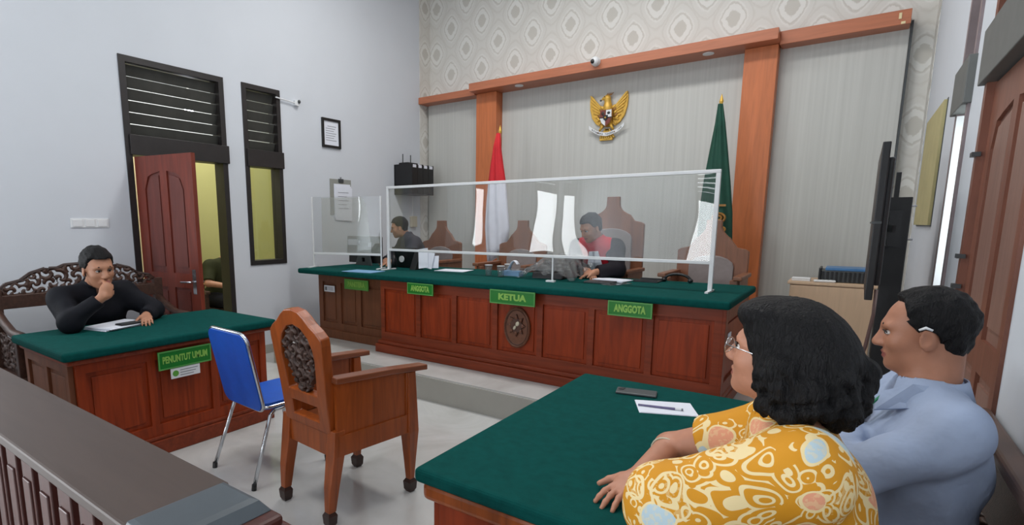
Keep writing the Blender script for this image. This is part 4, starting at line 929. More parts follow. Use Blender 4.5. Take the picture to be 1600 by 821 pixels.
for y in (1.13, 2.27):
    MB().taper((bx, y + 0.02, 0), (bx, y + 0.02, 1.02), 0.05, 0.06, 0.055, 0.07).build('post', MT['carve'], t, bevel=0.004)
    MB().taper((bx + 0.44, y + 0.02, 0), (bx + 0.44, y + 0.02, 0.70), 0.05, 0.06, 0.05, 0.06).build('front_post', MT['carve'], t, bevel=0.004)
    MB().tube([(bx, y + 0.02, 0.86), (bx + 0.12, y + 0.02, 0.80), (bx + 0.30, y + 0.02, 0.74), (bx + 0.48, y + 0.02, 0.735), (bx + 0.53, y + 0.02, 0.71), (bx + 0.52, y + 0.02, 0.68)], [0.028, 0.03, 0.03, 0.034, 0.03, 0.018], 10).build('armrest', MT['carve'], t, smooth=True)
    carving('side_carving', MT['carve'], [(bx + 0.03, 0.46), (bx + 0.42, 0.46), (bx + 0.42, 0.66), (bx + 0.03, 0.72)], 'xz', y + 0.005, y + 0.035, t, 0.008, 60, 0.35, 5)
box('seat', MT['carve'], (bx, bx + 0.48, 1.10, 2.34, 0.41, 0.45), t, bevel=0.01); box('seat_rail', MT['carve'], (bx + 0.42, bx + 0.455, 1.16, 2.28, 0.33, 0.41), t)

# ================================================================== ARMCHAIR
def armchair():
    t = thing('armchair', 'brown wooden armchair with carved arched back standing in mid floor, seen from behind', 'chair', (0, 0, 0)); W = MT['chair']
    R = rotm(rx=0.12); piv = Vector((0, -0.22, 0.46))
    def tilt(m): m.v = [tuple(piv + R @ (Vector(p) - piv)) if p[2] > 0.46 else p for p in m.v]; return m
    top = [(0.225, 0.93), (0.222, 0.965), (0.19, 0.995), (0.14, 1.025), (0.10, 1.06), (0.06, 1.085), (0.0, 1.094)]
    outer = [(-0.195, 0.47), (0.195, 0.47), (0.205, 0.70)] + top + [(-x, z) for x, z in top[-2::-1]] + [(-0.205, 0.70)]
    arch = [(0.125, 0.66), (0.145, 0.84), (0.138, 0.90), (0.112, 0.955), (0.06, 1.0), (0, 1.015)]
    h1 = arch + [(-x, z) for x, z in arch[-2::-1]]; h2 = [(-0.115, 0.52), (0.115, 0.52), (0.112, 0.60), (-0.112, 0.60)]
    m = MB(); m.prism(outer, -0.255, -0.20, 'xz', [h1, h2]); tilt(m).build('back_frame', W, t, bevel=0.006)
    leaf = [(0.02, 0.645), (0.07, 0.70), (0.118, 0.79), (0.142, 0.86), (0.136, 0.91), (0.108, 0.955), (0.055, 1.0), (0, 1.012), (-0.055, 1.0), (-0.108, 0.955), (-0.136, 0.91), (-0.142, 0.86), (-0.118, 0.79), (-0.07, 0.70), (-0.02, 0.645)]
    c = carving('carved_inset', MT['carve'], leaf, 'xz', -0.250, -0.210, t, 0.004, 62, 0.52, 11, rim=0.008)
    for v in c.data.vertices: v.co = piv + R @ (v.co - piv)
    seat = [(-0.215, -0.24), (0.215, -0.24), (0.25, 0.27), (-0.25, 0.27)]
    MB().prism(seat, 0.435, 0.465, 'xy').build('seat', MT['chairarm'], t, bevel=0.006)
    for s in (-1, 1):
        MB().loft([[(s * 0.20 + sx * w / 2 + ox * s, y + sy * d / 2, z) for sx, sy in ((-1, -1), (1, -1), (1, 1), (-1, 1))] for z, w, d, y, ox in ((0.075, 0.040, 0.044, -0.275, 0.0), (0.20, 0.055, 0.058, -0.262, 0.0), (0.36, 0.070, 0.066, -0.235, 0.0), (0.49, 0.064, 0.060, -0.225, 0.0))]).build('leg', W, t, bevel=0.004)
        MB().loft([[(s * 0.20 + sx * w / 2, -0.278 + sy * w / 2, z) for sx, sy in ((-1, -1), (1, -1), (1, 1), (-1, 1))] for z, w in ((0, 0.034), (0.015, 0.048), (0.06, 0.054), (0.078, 0.036))]).build('foot_block', MT['foot'], t)
        MB().loft([[(s * 0.235 + sx * w / 2, 0.245 + sy * w / 2, z) for sx, sy in ((-1, -1), (1, -1), (1, 1), (-1, 1))] for z, w in ((0.075, 0.036), (0.20, 0.052), (0.36, 0.074), (0.70, 0.052))]).build('leg', W, t, bevel=0.004)
        MB().loft([[(s * 0.235 + sx * w / 2, 0.245 + sy * w / 2, z) for sx, sy in ((-1, -1), (1, -1), (1, 1), (-1, 1))] for z, w in ((0, 0.034), (0.015, 0.05), (0.06, 0.056), (0.078, 0.034))]).build('foot_block', MT['foot'], t)
        a0, a1 = Vector((s * 0.215, -0.235, 0)), Vector((s * 0.24, 0.22, 0)); n = Vector((s * 0.011, 0, 0))
        MB().loft([[p + q * n + Vector((0, 0, z)) for q, z in ((-1, 0.44), (1, 0.44), (1, zt), (-1, zt))] for p, zt in ((a0, 0.735), (a1, 0.70))]).build('side_panel', W, t)
        MB().loft([[p + q * n * 1.8 + Vector((0, 0, z)) for q, z in ((-1, 0.36), (1, 0.36), (1, 0.465), (-1, 0.465))] for p in (a0, a1)]).build('side_rail', W, t)
        MB().loft([[p + q * n * 1.5 + Vector((0, 0, z)) for q, z in ((-1, 0.44), (1, 0.44), (1, zt), (-1, zt))] for p, zt in ((a1 + Vector((0, -0.02, 0)), 0.70), (a1 + Vector((0, 0.03, 0)), 0.70))]).build('arm_stile', W, t)
        MB().loft([[Vector((s * x, y, 0)) + Vector((q * 0.036, 0, zz)) for q, zz in ((-1, z), (1, z), (1, z + 0.03), (-1, z + 0.03))] for x, y, z in ((0.215, -0.25, 0.735), (0.23, 0.10, 0.715), (0.245, 0.345, 0.695))]).build('armrest', MT['chairarm'], t, bevel=0.005)
    box('back_rail', W, (-0.18, 0.18, -0.25, -0.21, 0.35, 0.465), t); box('front_rail', W, (-0.21, 0.21, 0.235, 0.265, 0.36, 0.435), t)
    return t
ac = armchair(); ac.location = (-2.13, 1.955, 0); ac.rotation_euler.z = -0.09

# ================================================================== BLUE CHAIR
def blue_chair():
    t = thing('stacking_chair', 'blue padded stacking chair with chrome legs between prosecutor desk and armchair', 'chair', (0, 0, 0)); h = 0.20
    def side(s): return [(s * (h + 0.025), -0.27, 0.012), (s * h, -0.13, 0.40), (s * h, -0.10, 0.425), (s * h, 0.17, 0.435), (s * h, 0.20, 0.42), (s * (h + 0.015), 0.25, 0.012)]
    for s in (-1, 1):
        p = side(s); MB().tube(p[:3], 0.0115, 10).build('leg', MT['chrome'], t, smooth=True); MB().tube(p[3:], 0.0115, 10).build('leg', MT['chrome'], t, smooth=True)
        MB().tube(p[2:4], 0.0115, 10).build('seat_rail', MT['chrome'], t, smooth=True)
        for q in (p[0], p[-1]): MB().tube([(q[0], q[1], 0.0), (q[0], q[1] * 0.985, 0.035)], 0.0145, 10).build('rubber_foot', MT['blk'], t)
    MB().tube([(-h, 0.0, 0.425), (h, 0.0, 0.425)], 0.009, 8).build('cross_bar', MT['dgrey'], t)
    def rr(w, d, r, n=6): return [(sx * (w - r) + r * math.cos(a), sy * (d - r) + r * math.sin(a)) for sx, sy, a0 in ((1, 1, 0), (-1, 1, PI / 2), (-1, -1, PI), (1, -1, 3 * PI / 2)) for a in [a0 + PI / 2 * k / n for k in range(n + 1)]]
    o = [(x, y + 0.03) for x, y in rr(0.205, 0.20, 0.05)]
    MB().prism(o, 0.437, 0.475, 'xy').build('seat', MT['blue'], t, bevel=0.012, seg=3)
    MB().tube([(x * 1.01, (y - 0.03) * 1.01 + 0.03, 0.452) for x, y in o], 0.009, 8, True).build('seat_trim', MT['chrome'], t, smooth=True)
    R = rotm(rx=0.20); piv = Vector((0, -0.17, 0.45))
    b = [(x, z + 0.665) for x, z in rr(0.205, 0.235, 0.06)]
    m = MB(); m.prism(b, -0.185, -0.155, 'xz'); m.v = [tuple(piv + R @ (Vector(p) - piv)) for p in m.v]; bk = m.build('backrest', MT['blue'], t, bevel=0.010, seg=3)
    MB().tube([piv + R @ (Vector((x * 1.015, -0.17, (z - 0.665) * 1.012 + 0.665)) - piv) for x, z in b], 0.010, 8, True).build('back_trim', MT['chrome'], t, smooth=True)
    for s in (-1, 1): MB().tube([(s * h * 0.8, -0.10, 0.43), (s * h * 0.8, -0.155, 0.44), (s * h * 0.8, -0.185, 0.52)], 0.010, 8).build('back_bracket', MT['chrome'], t, smooth=True)
    return t
bc = blue_chair(); bc.location = (-2.79, 1.93, 0); bc.rotation_euler.z = -0.06

# ================================================================== RAILING IN THE FOREGROUND
t = thing('railing', 'brown wooden public railing with flat top across the lower left foreground', 'railing', (-3.2, 0.49, 0))
m = MB(); m.box(XL, -1.03, 0.384, 0.60, 0.915, 0.945); m.build('top_rail', MT['rail'], t, bevel=0.006)
m = MB(); m.box(XL, -1.03, 0.425, 0.575, 0.88, 0.915); m.box(XL, -1.03, 0.45, 0.55, 0.845, 0.88); m.build('rail_moulding', MT['railside'], t, bevel=0.008)
box('bottom_rail', MT['railside'], (XL, -1.03, 0.46, 0.54, 0.10, 0.17), t, bevel=0.006)
b0 = None
for k in range(28):
    x = -1.19 - 0.145 * k
    if b0 is None:
        m = MB(); m.box(-0.045, 0.045, -0.03, 0.03, 0.17, 0.845); m.box(-0.03, 0.03, -0.036, 0.036, 0.28, 0.74)
        b0 = m.build('baluster', MT['railside'], t, bevel=0.004); b0.location = Vector((x, 0.5, 0)) - BASE[t.name]
        for v in b0.data.vertices: v.co += BASE[t.name]
    else:
        c = b0.copy(); COL.objects.link(c); c.location = Vector((x, 0.5, 0)) - BASE[t.name]
for x in (-3.2, -4.6): box('post', MT['railside'], (x - 0.05, x + 0.05, 0.44, 0.56, 0, 0.845), t)
t = thing('railing_post', 'square wooden railing end post with grey cap in the bottom foreground', 'post', (-0.93, 0.50, 0))
box('post', MT['railside'], (-1.0, -0.88, 0.40, 0.60, 0, 0.88), t, bevel=0.006)
m = MB(); m.box(-1.028, -0.835, 0.36, 0.62, 0.88, 0.905); m.box(-1.028, -0.85, 0.37, 0.605, 0.905, 0.93); m.build('cap_moulding', MT['railside'], t, bevel=0.008)
m = MB(); m.loft([[(x, y, z) for x, y in ((a, c), (b, c), (b, d), (a, d))] for a, b, c, d, z in ((-1.029, -0.88, 0.38, 0.60, 0.93), (-1.029, -0.90, 0.39, 0.585, 0.952), (-1.02, -0.915, 0.40, 0.575, 0.956))]); m.build('cap', MT['cap'], t, bevel=0.003)

# ================================================================== WITNESS-SIDE TABLE
TZ = 0.775
t = thing('front_table', 'wooden table under a green cloth at which the two people on the right sit', 'table', (-0.59, 1.82, 0))
m = MB(); m.box(-0.93, -0.60, 1.24, 2.40, 0.03, 0.70); m.box(-0.60, -0.31, 1.24, 1.26, 0.03, 0.70); m.box(-0.60, -0.31, 2.38, 2.40, 0.03, 0.70); m.box(-0.60, -0.31, 1.26, 2.38, 0.665, 0.70); m.build('body', MT['bench'], t)
paneled_front(t, -0.93, -0.31, 1.215, 0.10, 0.66, (-0.62,), MT['bench'], MT['bench'], depth=0.025)
xf = Matrix.Translation((-0.955, 1.82, 0)) @ Matrix.Rotation(-PI / 2, 4, 'Z')
paneled_front(t, -0.60, 0.60, 0, 0.10, 0.66, (-0.2, 0.2), MT['bench'], MT['bench'], depth=0.025, xf=xf)
m = MB(); m.box(-0.975, -0.24, 1.185, 2.45, 0.668, 0.728); m.build('edge_moulding', MT['chair'], t, bevel=0.018, seg=3)
box('plinth', MT['benchx'], (-0.975, -0.58, 1.19, 2.44, 0, 0.10), t, bevel=0.006)
MB().box(-0.99, -0.21, 1.165, 2.47, 0.729, TZ).build('table_cloth', MT['green'], base=(-0.6, 1.82, 0.729), bevel=0.014, seg=3, label='dark green cloth covering the nearest table, with phone and white sheet on it', cat='tablecloth')
t = thing('phone', 'dark grey phone lying face down on the nearest green table', 'phone', (-0.68, 2.29, TZ)); MB().obox((-0.68, 2.285, TZ + 0.006), (0.165, 0.08, 0.010), rotm(rz=0.22)).build('case', MT['dgrey'], t, bevel=0.004)
box('camera_bump', MT['blk'], (-0.752, -0.732, 2.27, 2.30, TZ + 0.011, TZ + 0.013), t)
t = thing('paper_sheet', 'white folded sheet lying before the woman on the nearest green table', 'paper', (-0.53, 2.16, TZ))
R = rotm(rz=0.42); MB().obox((-0.528, 2.165, TZ + 0.0015), (0.215, 0.155, 0.0012), R).build('sheet', MT['sheet'], t); MB().obox((-0.527, 2.166, TZ + 0.0032), (0.210, 0.150, 0.0012), rotm(rz=0.43)).build('sheet', MT['sheet'], t)
t = thing('pen', 'violet grey pen lying on the white sheet of the nearest table', 'pen', (-0.55, 2.14, TZ + 0.004))
MB().tube([(-0.622, 2.122, TZ + 0.0085), (-0.49, 2.155, TZ + 0.0085)], [0.0035, 0.005], 8).build('barrel', MT['violet'], t); MB().tube([(-0.49, 2.155, TZ + 0.0085), (-0.468, 2.161, TZ + 0.0085)], [0.0045, 0.0045], 8).build('grip', MT['white'], t); MB().tube([(-0.468, 2.161, TZ + 0.0085), (-0.462, 2.1625, TZ + 0.0085)], 0.005, 8).build('end_cap', MT['ink'], t)

# settle along the right wall
t = thing('carved_settle', 'dark wooden settle with carved back along the right wall behind the man', 'bench', (0.2, 1.7, 0))
bx = 0.388
m = MB(); m.box(bx - 0.03, bx + 0.03, 0.75, 2.42, 0.865, 0.905); m.build('top_rail', MT['settle'], t, bevel=0.012, seg=3)
box('upper_back_panel', MT['carve'], (bx - 0.012, bx + 0.012, 0.80, 2.38, 0.68, 0.865), t)
carving('carved_back', MT['carve'], [(0.80, 0.50), (2.38, 0.50), (2.38, 0.67), (0.80, 0.67)], 'yz', bx - 0.02, bx + 0.015, t, 0.008, 60, 0.3, 4)
box('lower_rail', MT['carve'], (bx - 0.02, bx + 0.02, 0.80, 2.38, 0.45, 0.50), t); box('seat', MT['carve'], (-0.10, bx + 0.02, 0.78, 2.40, 0.40, 0.44), t, bevel=0.01)
for y in (0.78, 2.36):
    box('post', MT['carve'], (bx - 0.03, bx + 0.03, y, y + 0.05, 0, 0.87), t); box('front_leg', MT['carve'], (-0.08, -0.02, y, y + 0.05, 0, 0.40), t)

# ================================================================== RIGHT BACK CORNER
t = thing('side_cabinet', 'light oak cabinet against the cream panelling at the right', 'cabinet', (-0.1, 6.0, PZ)); F0 = 5.72
box('body', MT['lightwood'], (-0.405, 0.20, F0, 6.20, PZ, 0.965), t, bevel=0.003); box('top', MT['lightwood'], (-0.425, 0.215, F0 - 0.02, 6.22, 0.965, 0.99), t, bevel=0.004)
box('door', MT['lightwood'], (-0.40, 0.195, F0 - 0.016, F0 - 0.001, PZ + 0.02, 0.955), t, bevel=0.003)
t = thing('desk_printer', 'black ribbed paper tray machine with a blue folder on top of the oak cabinet', 'printer', (-0.02, 5.95, 0.99))
m = MB(); m.box(-0.19, 0.17, 5.80, 6.12, 0.991, 1.09); pr = m.build('body', MT['dgrey'], t, bevel=0.006)
for k in range(11): box('rib', MT['blk'], (-0.18 + 0.032 * k, -0.166 + 0.032 * k, 5.79, 5.80, 1.0, 1.085), pr)
box('side_lip', MT['blk'], (-0.205, -0.19, 5.78, 6.12, 0.991, 1.11), t); box('blue_folder', MT['printerblue'], (-0.16, 0.17, 5.82, 6.10, 1.091, 1.115), t, bevel=0.004)
t = thing('white_box', 'small flat white box on the left front of the oak cabinet', 'box', (-0.33, 5.80, 0.99)); box('case', MT['white'], (-0.40, -0.26, 5.76, 5.86, 0.991, 1.02), t, bevel=0.004); box('lid_seam', MT['greyp'], (-0.401, -0.259, 5.759, 5.861, 1.008, 1.010), t)
t = thing('white_remote', 'white remote control on the front edge of the oak cabinet', 'remote', (-0.15, 5.74, 0.99)); MB().obox((-0.155, 5.745, 1.002), (0.16, 0.045, 0.02), rotm(rz=0.12)).build('case', MT['white'], t, bevel=0.008)
for k in range(4): MB().obox((-0.20 + 0.03 * k, 5.74 + 0.0036 * k, 1.0135), (0.014, 0.012, 0.004), rotm(rz=0.12)).build('button', MT['greyp'], t)
# television on a floor stand, seen edge-on
t = thing('television', 'flat black television seen edge-on before the right wall', 'television', (0.13, 4.4, PZ))
a = math.atan2(1, 0.034); Rz = rotm(rz=0.026); c0 = Vector((0.105, 4.10, 1.505))
Rv = rotm(rz=-0.012); 
MB().obox(c0, (0.034, 1.10, 0.80), Rv).build('screen_panel', MT['blk'], t, bevel=0.004)
MB().obox(c0 + Vector((0.028, 0, 0)), (0.03, 0.96, 0.66), Rv).build('rear_housing', MT['dgrey'], t, bevel=0.01)
MB().obox(c0 + Vector((-0.003, 0.0, 0)), (0.040, 1.11, 0.012), Rv).build('bezel', MT['dgrey'], t)
t = thing('tv_stand', 'black upright column stand behind the television by the right wall', 'stand', (0.24, 4.55, PZ))
box('column', MT['blk'], (0.17, 0.285, 4.50, 4.56, PZ + 0.03, 1.665), t, bevel=0.004); box('base', MT['blk'], (0.0, 0.40, 4.25, 4.80, PZ, PZ + 0.03), t, bevel=0.006)
box('bracket', MT['blk'], (0.175, 0.235, 4.35, 4.50, 1.36, 1.58), t); box('cross_arm', MT['blk'], (0.175, 0.19, 3.9, 4.5, 1.45, 1.49), t); box('top_arm', MT['blk'], (0.19, 0.215, 4.51, 4.55, 1.665, 1.82), t)
for z in (1.40, 1.61): MB().tube([(0.285, 4.53, z), (0.31, 4.53, z)], 0.006).build('bolt', MT['chrome'], t)
MB().tube([(0.15, 4.20, 1.10), (0.15, 4.17, 0.95), (0.13, 4.15, 0.75), (0.07, 4.14, 0.45), (0.03, 4.13, PZ + 0.015)], 0.010).build('tv_cable', MT['cable'], base=(0.12, 4.35, PZ), smooth=True, label='thin brown cable hanging down from the television', cat='cable')
t = thing('notice_board', 'yellowed blank notice board on the right wall near the corner', 'board', (XR, 5.6, 1.5))
MB().obox((XR - 0.012, 5.56, 1.905), (0.016, 1.08, 0.83), rotm(rz=0.0)).build('board', MT['board'], t); box('edge', MT['dgrey'], (XR - 0.004, XR - 0.0005, 5.0, 6.11, 1.48, 2.33), t)

# ================================================================== PEOPLE
def V3(*a): return np.array(a, float)
def nrm(v): v = np.array(v, float); return v / np.linalg.norm(v)
def head_frame(c, yaw, pitch=0, roll=0, s=1.0):
    """local x = where the face looks, y = its left, z = up; pitch > 0 looks down"""
    R = np.array(Matrix.Rotation(yaw, 3, 'Z') @ Matrix.Rotation(pitch, 3, 'Y') @ Matrix.Rotation(roll, 3, 'X')); c = np.array(c, float)
    def T(x, y, z): return c + R @ (np.array([x, y, z]) * s)
    return T, R, s
def add_head(S, hf, neck, nr=0.056, female=False, slim=1.0):
    T, R, s = hf; e = lambda c, r, k=0.02, op='+', RR=None: S.ell(T(*c), np.array(r) * s, k * s, op, R if RR is None else R @ RR)
    e((-0.014, 0, 0.035), (0.093, 0.074 * slim, 0.080), 0.0)
    e((0.028, 0, -0.018), (0.060, 0.060 * slim, 0.085), 0.03); e((0.022, 0, -0.068), (0.056, 0.050 * slim, 0.044), 0.03)
    S.ell(T(0.064, 0, -0.096), V3(0.022, 0.022, 0.018) * s, 0.025 * s, '+', R)
    for q in (-1, 1): e((0.050, q * 0.036, -0.026), (0.028, 0.024, 0.024), 0.02)
    e((0.072, 0, 0.022), (0.018, 0.050, 0.012), 0.02)
    for q in (-1, 1): e((0.088, q * 0.030, 0.002), (0.016, 0.016, 0.0085), 0.012, '-')
    S.cone(T(0.082, 0, 0.012), T(0.102, 0, -0.030), 0.009 * s, 0.0135 * s, 0.012 * s)
    for q in (-1, 1): S.ell(T(0.094, q * 0.012, -0.034), V3(0.011, 0.009, 0.008) * s, 0.008 * s, '+', R)
    e((0.083, 0, -0.058), (0.012, 0.023, 0.0065), 0.006); e((0.081, 0, -0.070), (0.012, 0.020, 0.0075), 0.006)
    e((0.096, 0, -0.0638), (0.012, 0.022, 0.0022), 0.003, '-')
    for q in (-1, 1):
        A = np.array(Matrix.Rotation(q * 0.35, 3, 'Z') @ Matrix.Rotation(-0.15, 3, 'Y'))
        S.ell(T(-0.008, q * 0.076 * slim, -0.010), V3(0.019, 0.008, 0.031) * s, 0.008 * s, '+', R @ A)
        S.ell(T(-0.004, q * 0.084 * slim, -0.008), V3(0.010, 0.005, 0.019) * s, 0.004 * s, '-', R @ A)
    S.cone(T(-0.030, 0, -0.045), neck, nr * 0.98, nr * 1.08, 0.03)
def face_parts(o, hf, brow=True, lids=True):
    T, R, s = hf; RM = Matrix(R.tolist())
    for q in (-1, 1):
        MB().ell(T(0.0725, q * 0.030, 0.001), V3(0.0115, 0.0135, 0.0068) * s, 12, 8, RM).build('eye', MT['eyew'], o, smooth=True)
        MB().ell(T(0.0815, q * 0.0295, 0.001), V3(0.0042, 0.0058, 0.0056) * s, 10, 6, RM).build('iris', MT['iris'], o, smooth=True)
        if brow: MB().tube([T(0.086, q * 0.012, 0.020), T(0.0855, q * 0.030, 0.0265), T(0.074, q * 0.047, 0.021)], [0.0032 * s, 0.0042 * s, 0.0022 * s], 6).build('eyebrow', MT['hair'], o, smooth=True)
        MB().tube([T(0.0845, q * 0.017, 0.003), T(0.0875, q * 0.029, 0.0085), T(0.079, q * 0.043, 0.003)], 0.0022 * s, 6).build('eyelid', MT['iris'], o, smooth=True)
def short_hair(hf, o, mat, h=0.006, front=0.062, nape=-0.055, puff=0.012, seed=0.0, rec=0.0, hl=0.070):
    T, R, s = hf; S = SDF()
    def f(P):
        q = (P - T(0, 0, 0)) @ R / s; x, y, z = q[:, 0], q[:, 1], q[:, 2]
        a, b, c = 0.093 + puff, 0.074 + puff * 0.75, 0.081 + puff * 1.35
        u = np.stack([(x + 0.014) / a, y / b, (z - 0.036) / c], 1); k0 = np.linalg.norm(u, axis=1); k1 = np.linalg.norm(u / np.array([a, b, c]), axis=1); d = k0 * (k0 - 1) / np.maximum(k1, 1e-6)
        back = np.linalg.norm((q - V3(-0.055, 0, -0.01)) / V3(0.050, 0.066, 0.065), axis=1); d = np.minimum(d, (back - 1) * 0.05)
        xb = np.where(z < 0.0, 0.006, np.where(z < 0.05, 0.006 + z * 0.80, 0.046 + (z - 0.05) * 0.20)); xb = xb - 0.010 * np.clip((np.abs(y) - 0.045) / 0.02, 0, 1) * (z > 0.04) - rec * np.clip(1 - np.abs(np.abs(y) - 0.04) / 0.03, 0, 1)
        cut1 = np.where(z < hl, x - xb, -1.0)                                    # forehead, temples and sideburns
        ear = 0.026 - np.sqrt((x + 0.006) ** 2 + (z + 0.012) ** 2); ear = np.where(np.abs(y) > 0.055, ear, -1)
        cut2 = np.minimum(x + 0.028, -0.014 - z)                                   # below the ear, in front of the nape
        cut3 = nape - z
        m = np.maximum(np.maximum(cut1, ear), np.maximum(cut2, cut3))
        n = 0.0028 * np.sin(95 * x + 40 * y + seed) * np.sin(80 * y - 50 * z) + 0.0018 * np.sin(170 * z + 90 * x + seed) * np.sin(160 * y)
        return np.maximum(d + n, m) * s
    c = T(-0.01, 0, 0.03); S.fn(f, c - 0.135 * s, c + 0.145 * s); return S.build('hair', mat, h, o)
def add_hand(S, w, d, n, curl=0.5, spread=0.10, side=1, s=1.0, thumb=0.8, r0=0.0082):
    """wrist w, finger direction d, n = out of the palm, side +1 if the thumb lies on d x n side"""
    d = nrm(d); n = nrm(n - np.dot(n, d) * d); t = side * np.cross(d, n); w = np.array(w, float)
    F = np.stack([d, t, n], 1); S.ell(w + d * 0.048 * s, V3(0.056, 0.040, 0.0165) * s, 0.02, '+', F); S.ell(w + d * 0.03 * s + t * 0.024 * s + n * 0.006 * s, V3(0.034, 0.02, 0.017) * s, 0.015, '+', F)
    for i, (ln, off) in enumerate(((0.070, 0.028), (0.078, 0.0095), (0.073, -0.0095), (0.057, -0.0275))):
        p = w + (d * (0.090 - abs(off) * 0.25) + t * off) * s; a = spread * (1.0 - i * 0.72); dd = nrm(d * math.cos(a) + t * math.sin(a)); c = 0.0
        for j, fr in enumerate((0.44, 0.32, 0.26)):
            c += curl * (0.55, 0.85, 0.6)[j]; q = p + (dd * math.cos(c) + n * math.sin(c)) * ln * fr * s
            r = (r0 - 0.0009 * j - (0.001 if i == 3 else 0)) * s; S.cone(p, q, r, r * 0.93, 0.006); p = q
    p = w + d * 0.028 * s + t * 0.036 * s; dd = nrm(d * (1 - 0.45 * thumb) + t * thumb * 0.8 + n * 0.25)
    q = p + dd * 0.034 * s; S.cone(p, q, 0.0125 * s, 0.0105 * s, 0.010); dd = nrm(dd + d * 0.35 + n * curl * 0.5); S.cone(q, q + dd * 0.030 * s, 0.0100 * s, 0.0082 * s, 0.006)
def torso_prims(S, P, N, SL, SR, g=0.0, w=1.0, dp=1.0, k=0.04, belly=1.0):
    P, N, SL, SR = (np.array(q, float) for q in (P, N, SL, SR)); up = nrm(N - P); lat = nrm(SL - SR); lat = nrm(lat - up * (lat @ up)); fw = np.cross(lat, up); B = np.stack([fw, lat, up], 1); h = np.linalg.norm(N - P)
    S.ell(P + up * h * 0.62, V3(0.112 * dp + g, 0.165 * w + g, h * 0.36 + g), 0.0, '+', B)
    S.ell(P + up * h * 0.22 + fw * 0.015, V3(0.118 * dp * belly + g, 0.160 * w + g, h * 0.34 + g), k, '+', B)
    S.ell(P, V3(0.125 * dp + g, 0.175 * w + g, 0.11 + g), k, '+', B)
    for s in (SL, SR):
        S.cone(P + up * h * 0.80 + (s - (SL + SR) / 2) * 0.4, s, 0.075 + g, 0.058 + g, k); S.cone(N - up * 0.01, s + up * 0.012, 0.045 + g, 0.040 + g, k)
    return B, up, fw, lat
def arm_prims(S, sh, el, wr, g=0.0, r=(0.056, 0.046, 0.042, 0.029), k=0.025, fore=True, up=True, clipw=None):
    if up: S.cone(sh, el, r[0] + g, r[1] + g, k)
    if fore: S.cone(el, wr, r[2] + g, r[3] + g, 0.02, '+', clipw)
def leg_prims(S, P, lat, knees, feet, g=0.0, toe=None, shoe=True):
    for q, kn, ft in zip((1, -1), knees, feet):
        hip = np.array(P, float) + lat * q * 0.10; S.cone(hip, kn, 0.085 + g, 0.062 + g, 0.04); S.cone(kn, ft, 0.058 + g, 0.042 + g, 0.03)
def cloth_noise(S, amp, fr=1.0, ph=0.0):
    S.fn(lambda P: amp * (np.sin(P @ V3(31, 17, 43) * fr + ph + 1.6 * np.sin(P @ V3(9, 14, -11) * fr)) + 0.6 * np.sin(P @ V3(-52, 37, 21) * fr + ph)), (0, 0, 0), (0, 0, 0), 0, '~')
def lipfn(hf):
    T, R, s = hf
    def f(C):
        q = (C - T(0, 0, 0)) @ R / s
        return ((q[:, 0] > 0.080) & (np.abs(q[:, 1]) < 0.024) & (q[:, 2] > -0.078) & (q[:, 2] < -0.052) & (np.linalg.norm((q - V3(0.083, 0, -0.0642)) / V3(0.03, 0.025, 0.0125), axis=1) < 1)).astype(int)
    return f
def shoe(o, ft, d):
    d = nrm(d); a = math.atan2(d[1], d[0]); c = np.array(ft) + d * 0.06
    S = SDF().ell(V3(c[0], c[1], 0.045), V3(0.135, 0.048, 0.05), 0, '+', np.array(rotm(rz=a)), [((0, 0, 0.004), (0, 0, -1))]); S.cone(V3(*ft[:2], 0.05), V3(*ft[:2], 0.11), 0.05, 0.05, 0.03); S.build('shoe', MT['blk'], 0.012, o)

def collar(o, c, r0, r1, h, mat, yaw, lean=(0, 0), gap=0.5, th=0.004):
    """standing collar band around the neck, open at the front"""
    n = 28; secs = []
    for k in range(n + 1):
        a = yaw + gap + (2 * PI - 2 * gap) * k / n; d = V3(math.cos(a), math.sin(a), 0); hh = h * (0.72 + 0.28 * min(1, 3 * min(k, n - k) / n)); l = V3(lean[0], lean[1], 0) * hh
        secs.append([c + d * (r0 + 0.006), c + d * r1 * 1.04 + V3(0, 0, hh) + l, c + d * (r1 * 1.04 - th) + V3(0, 0, hh) + l, c + d * (r0 - th)])
    return MB().loft(secs).build('collar', mat, o, smooth=True)
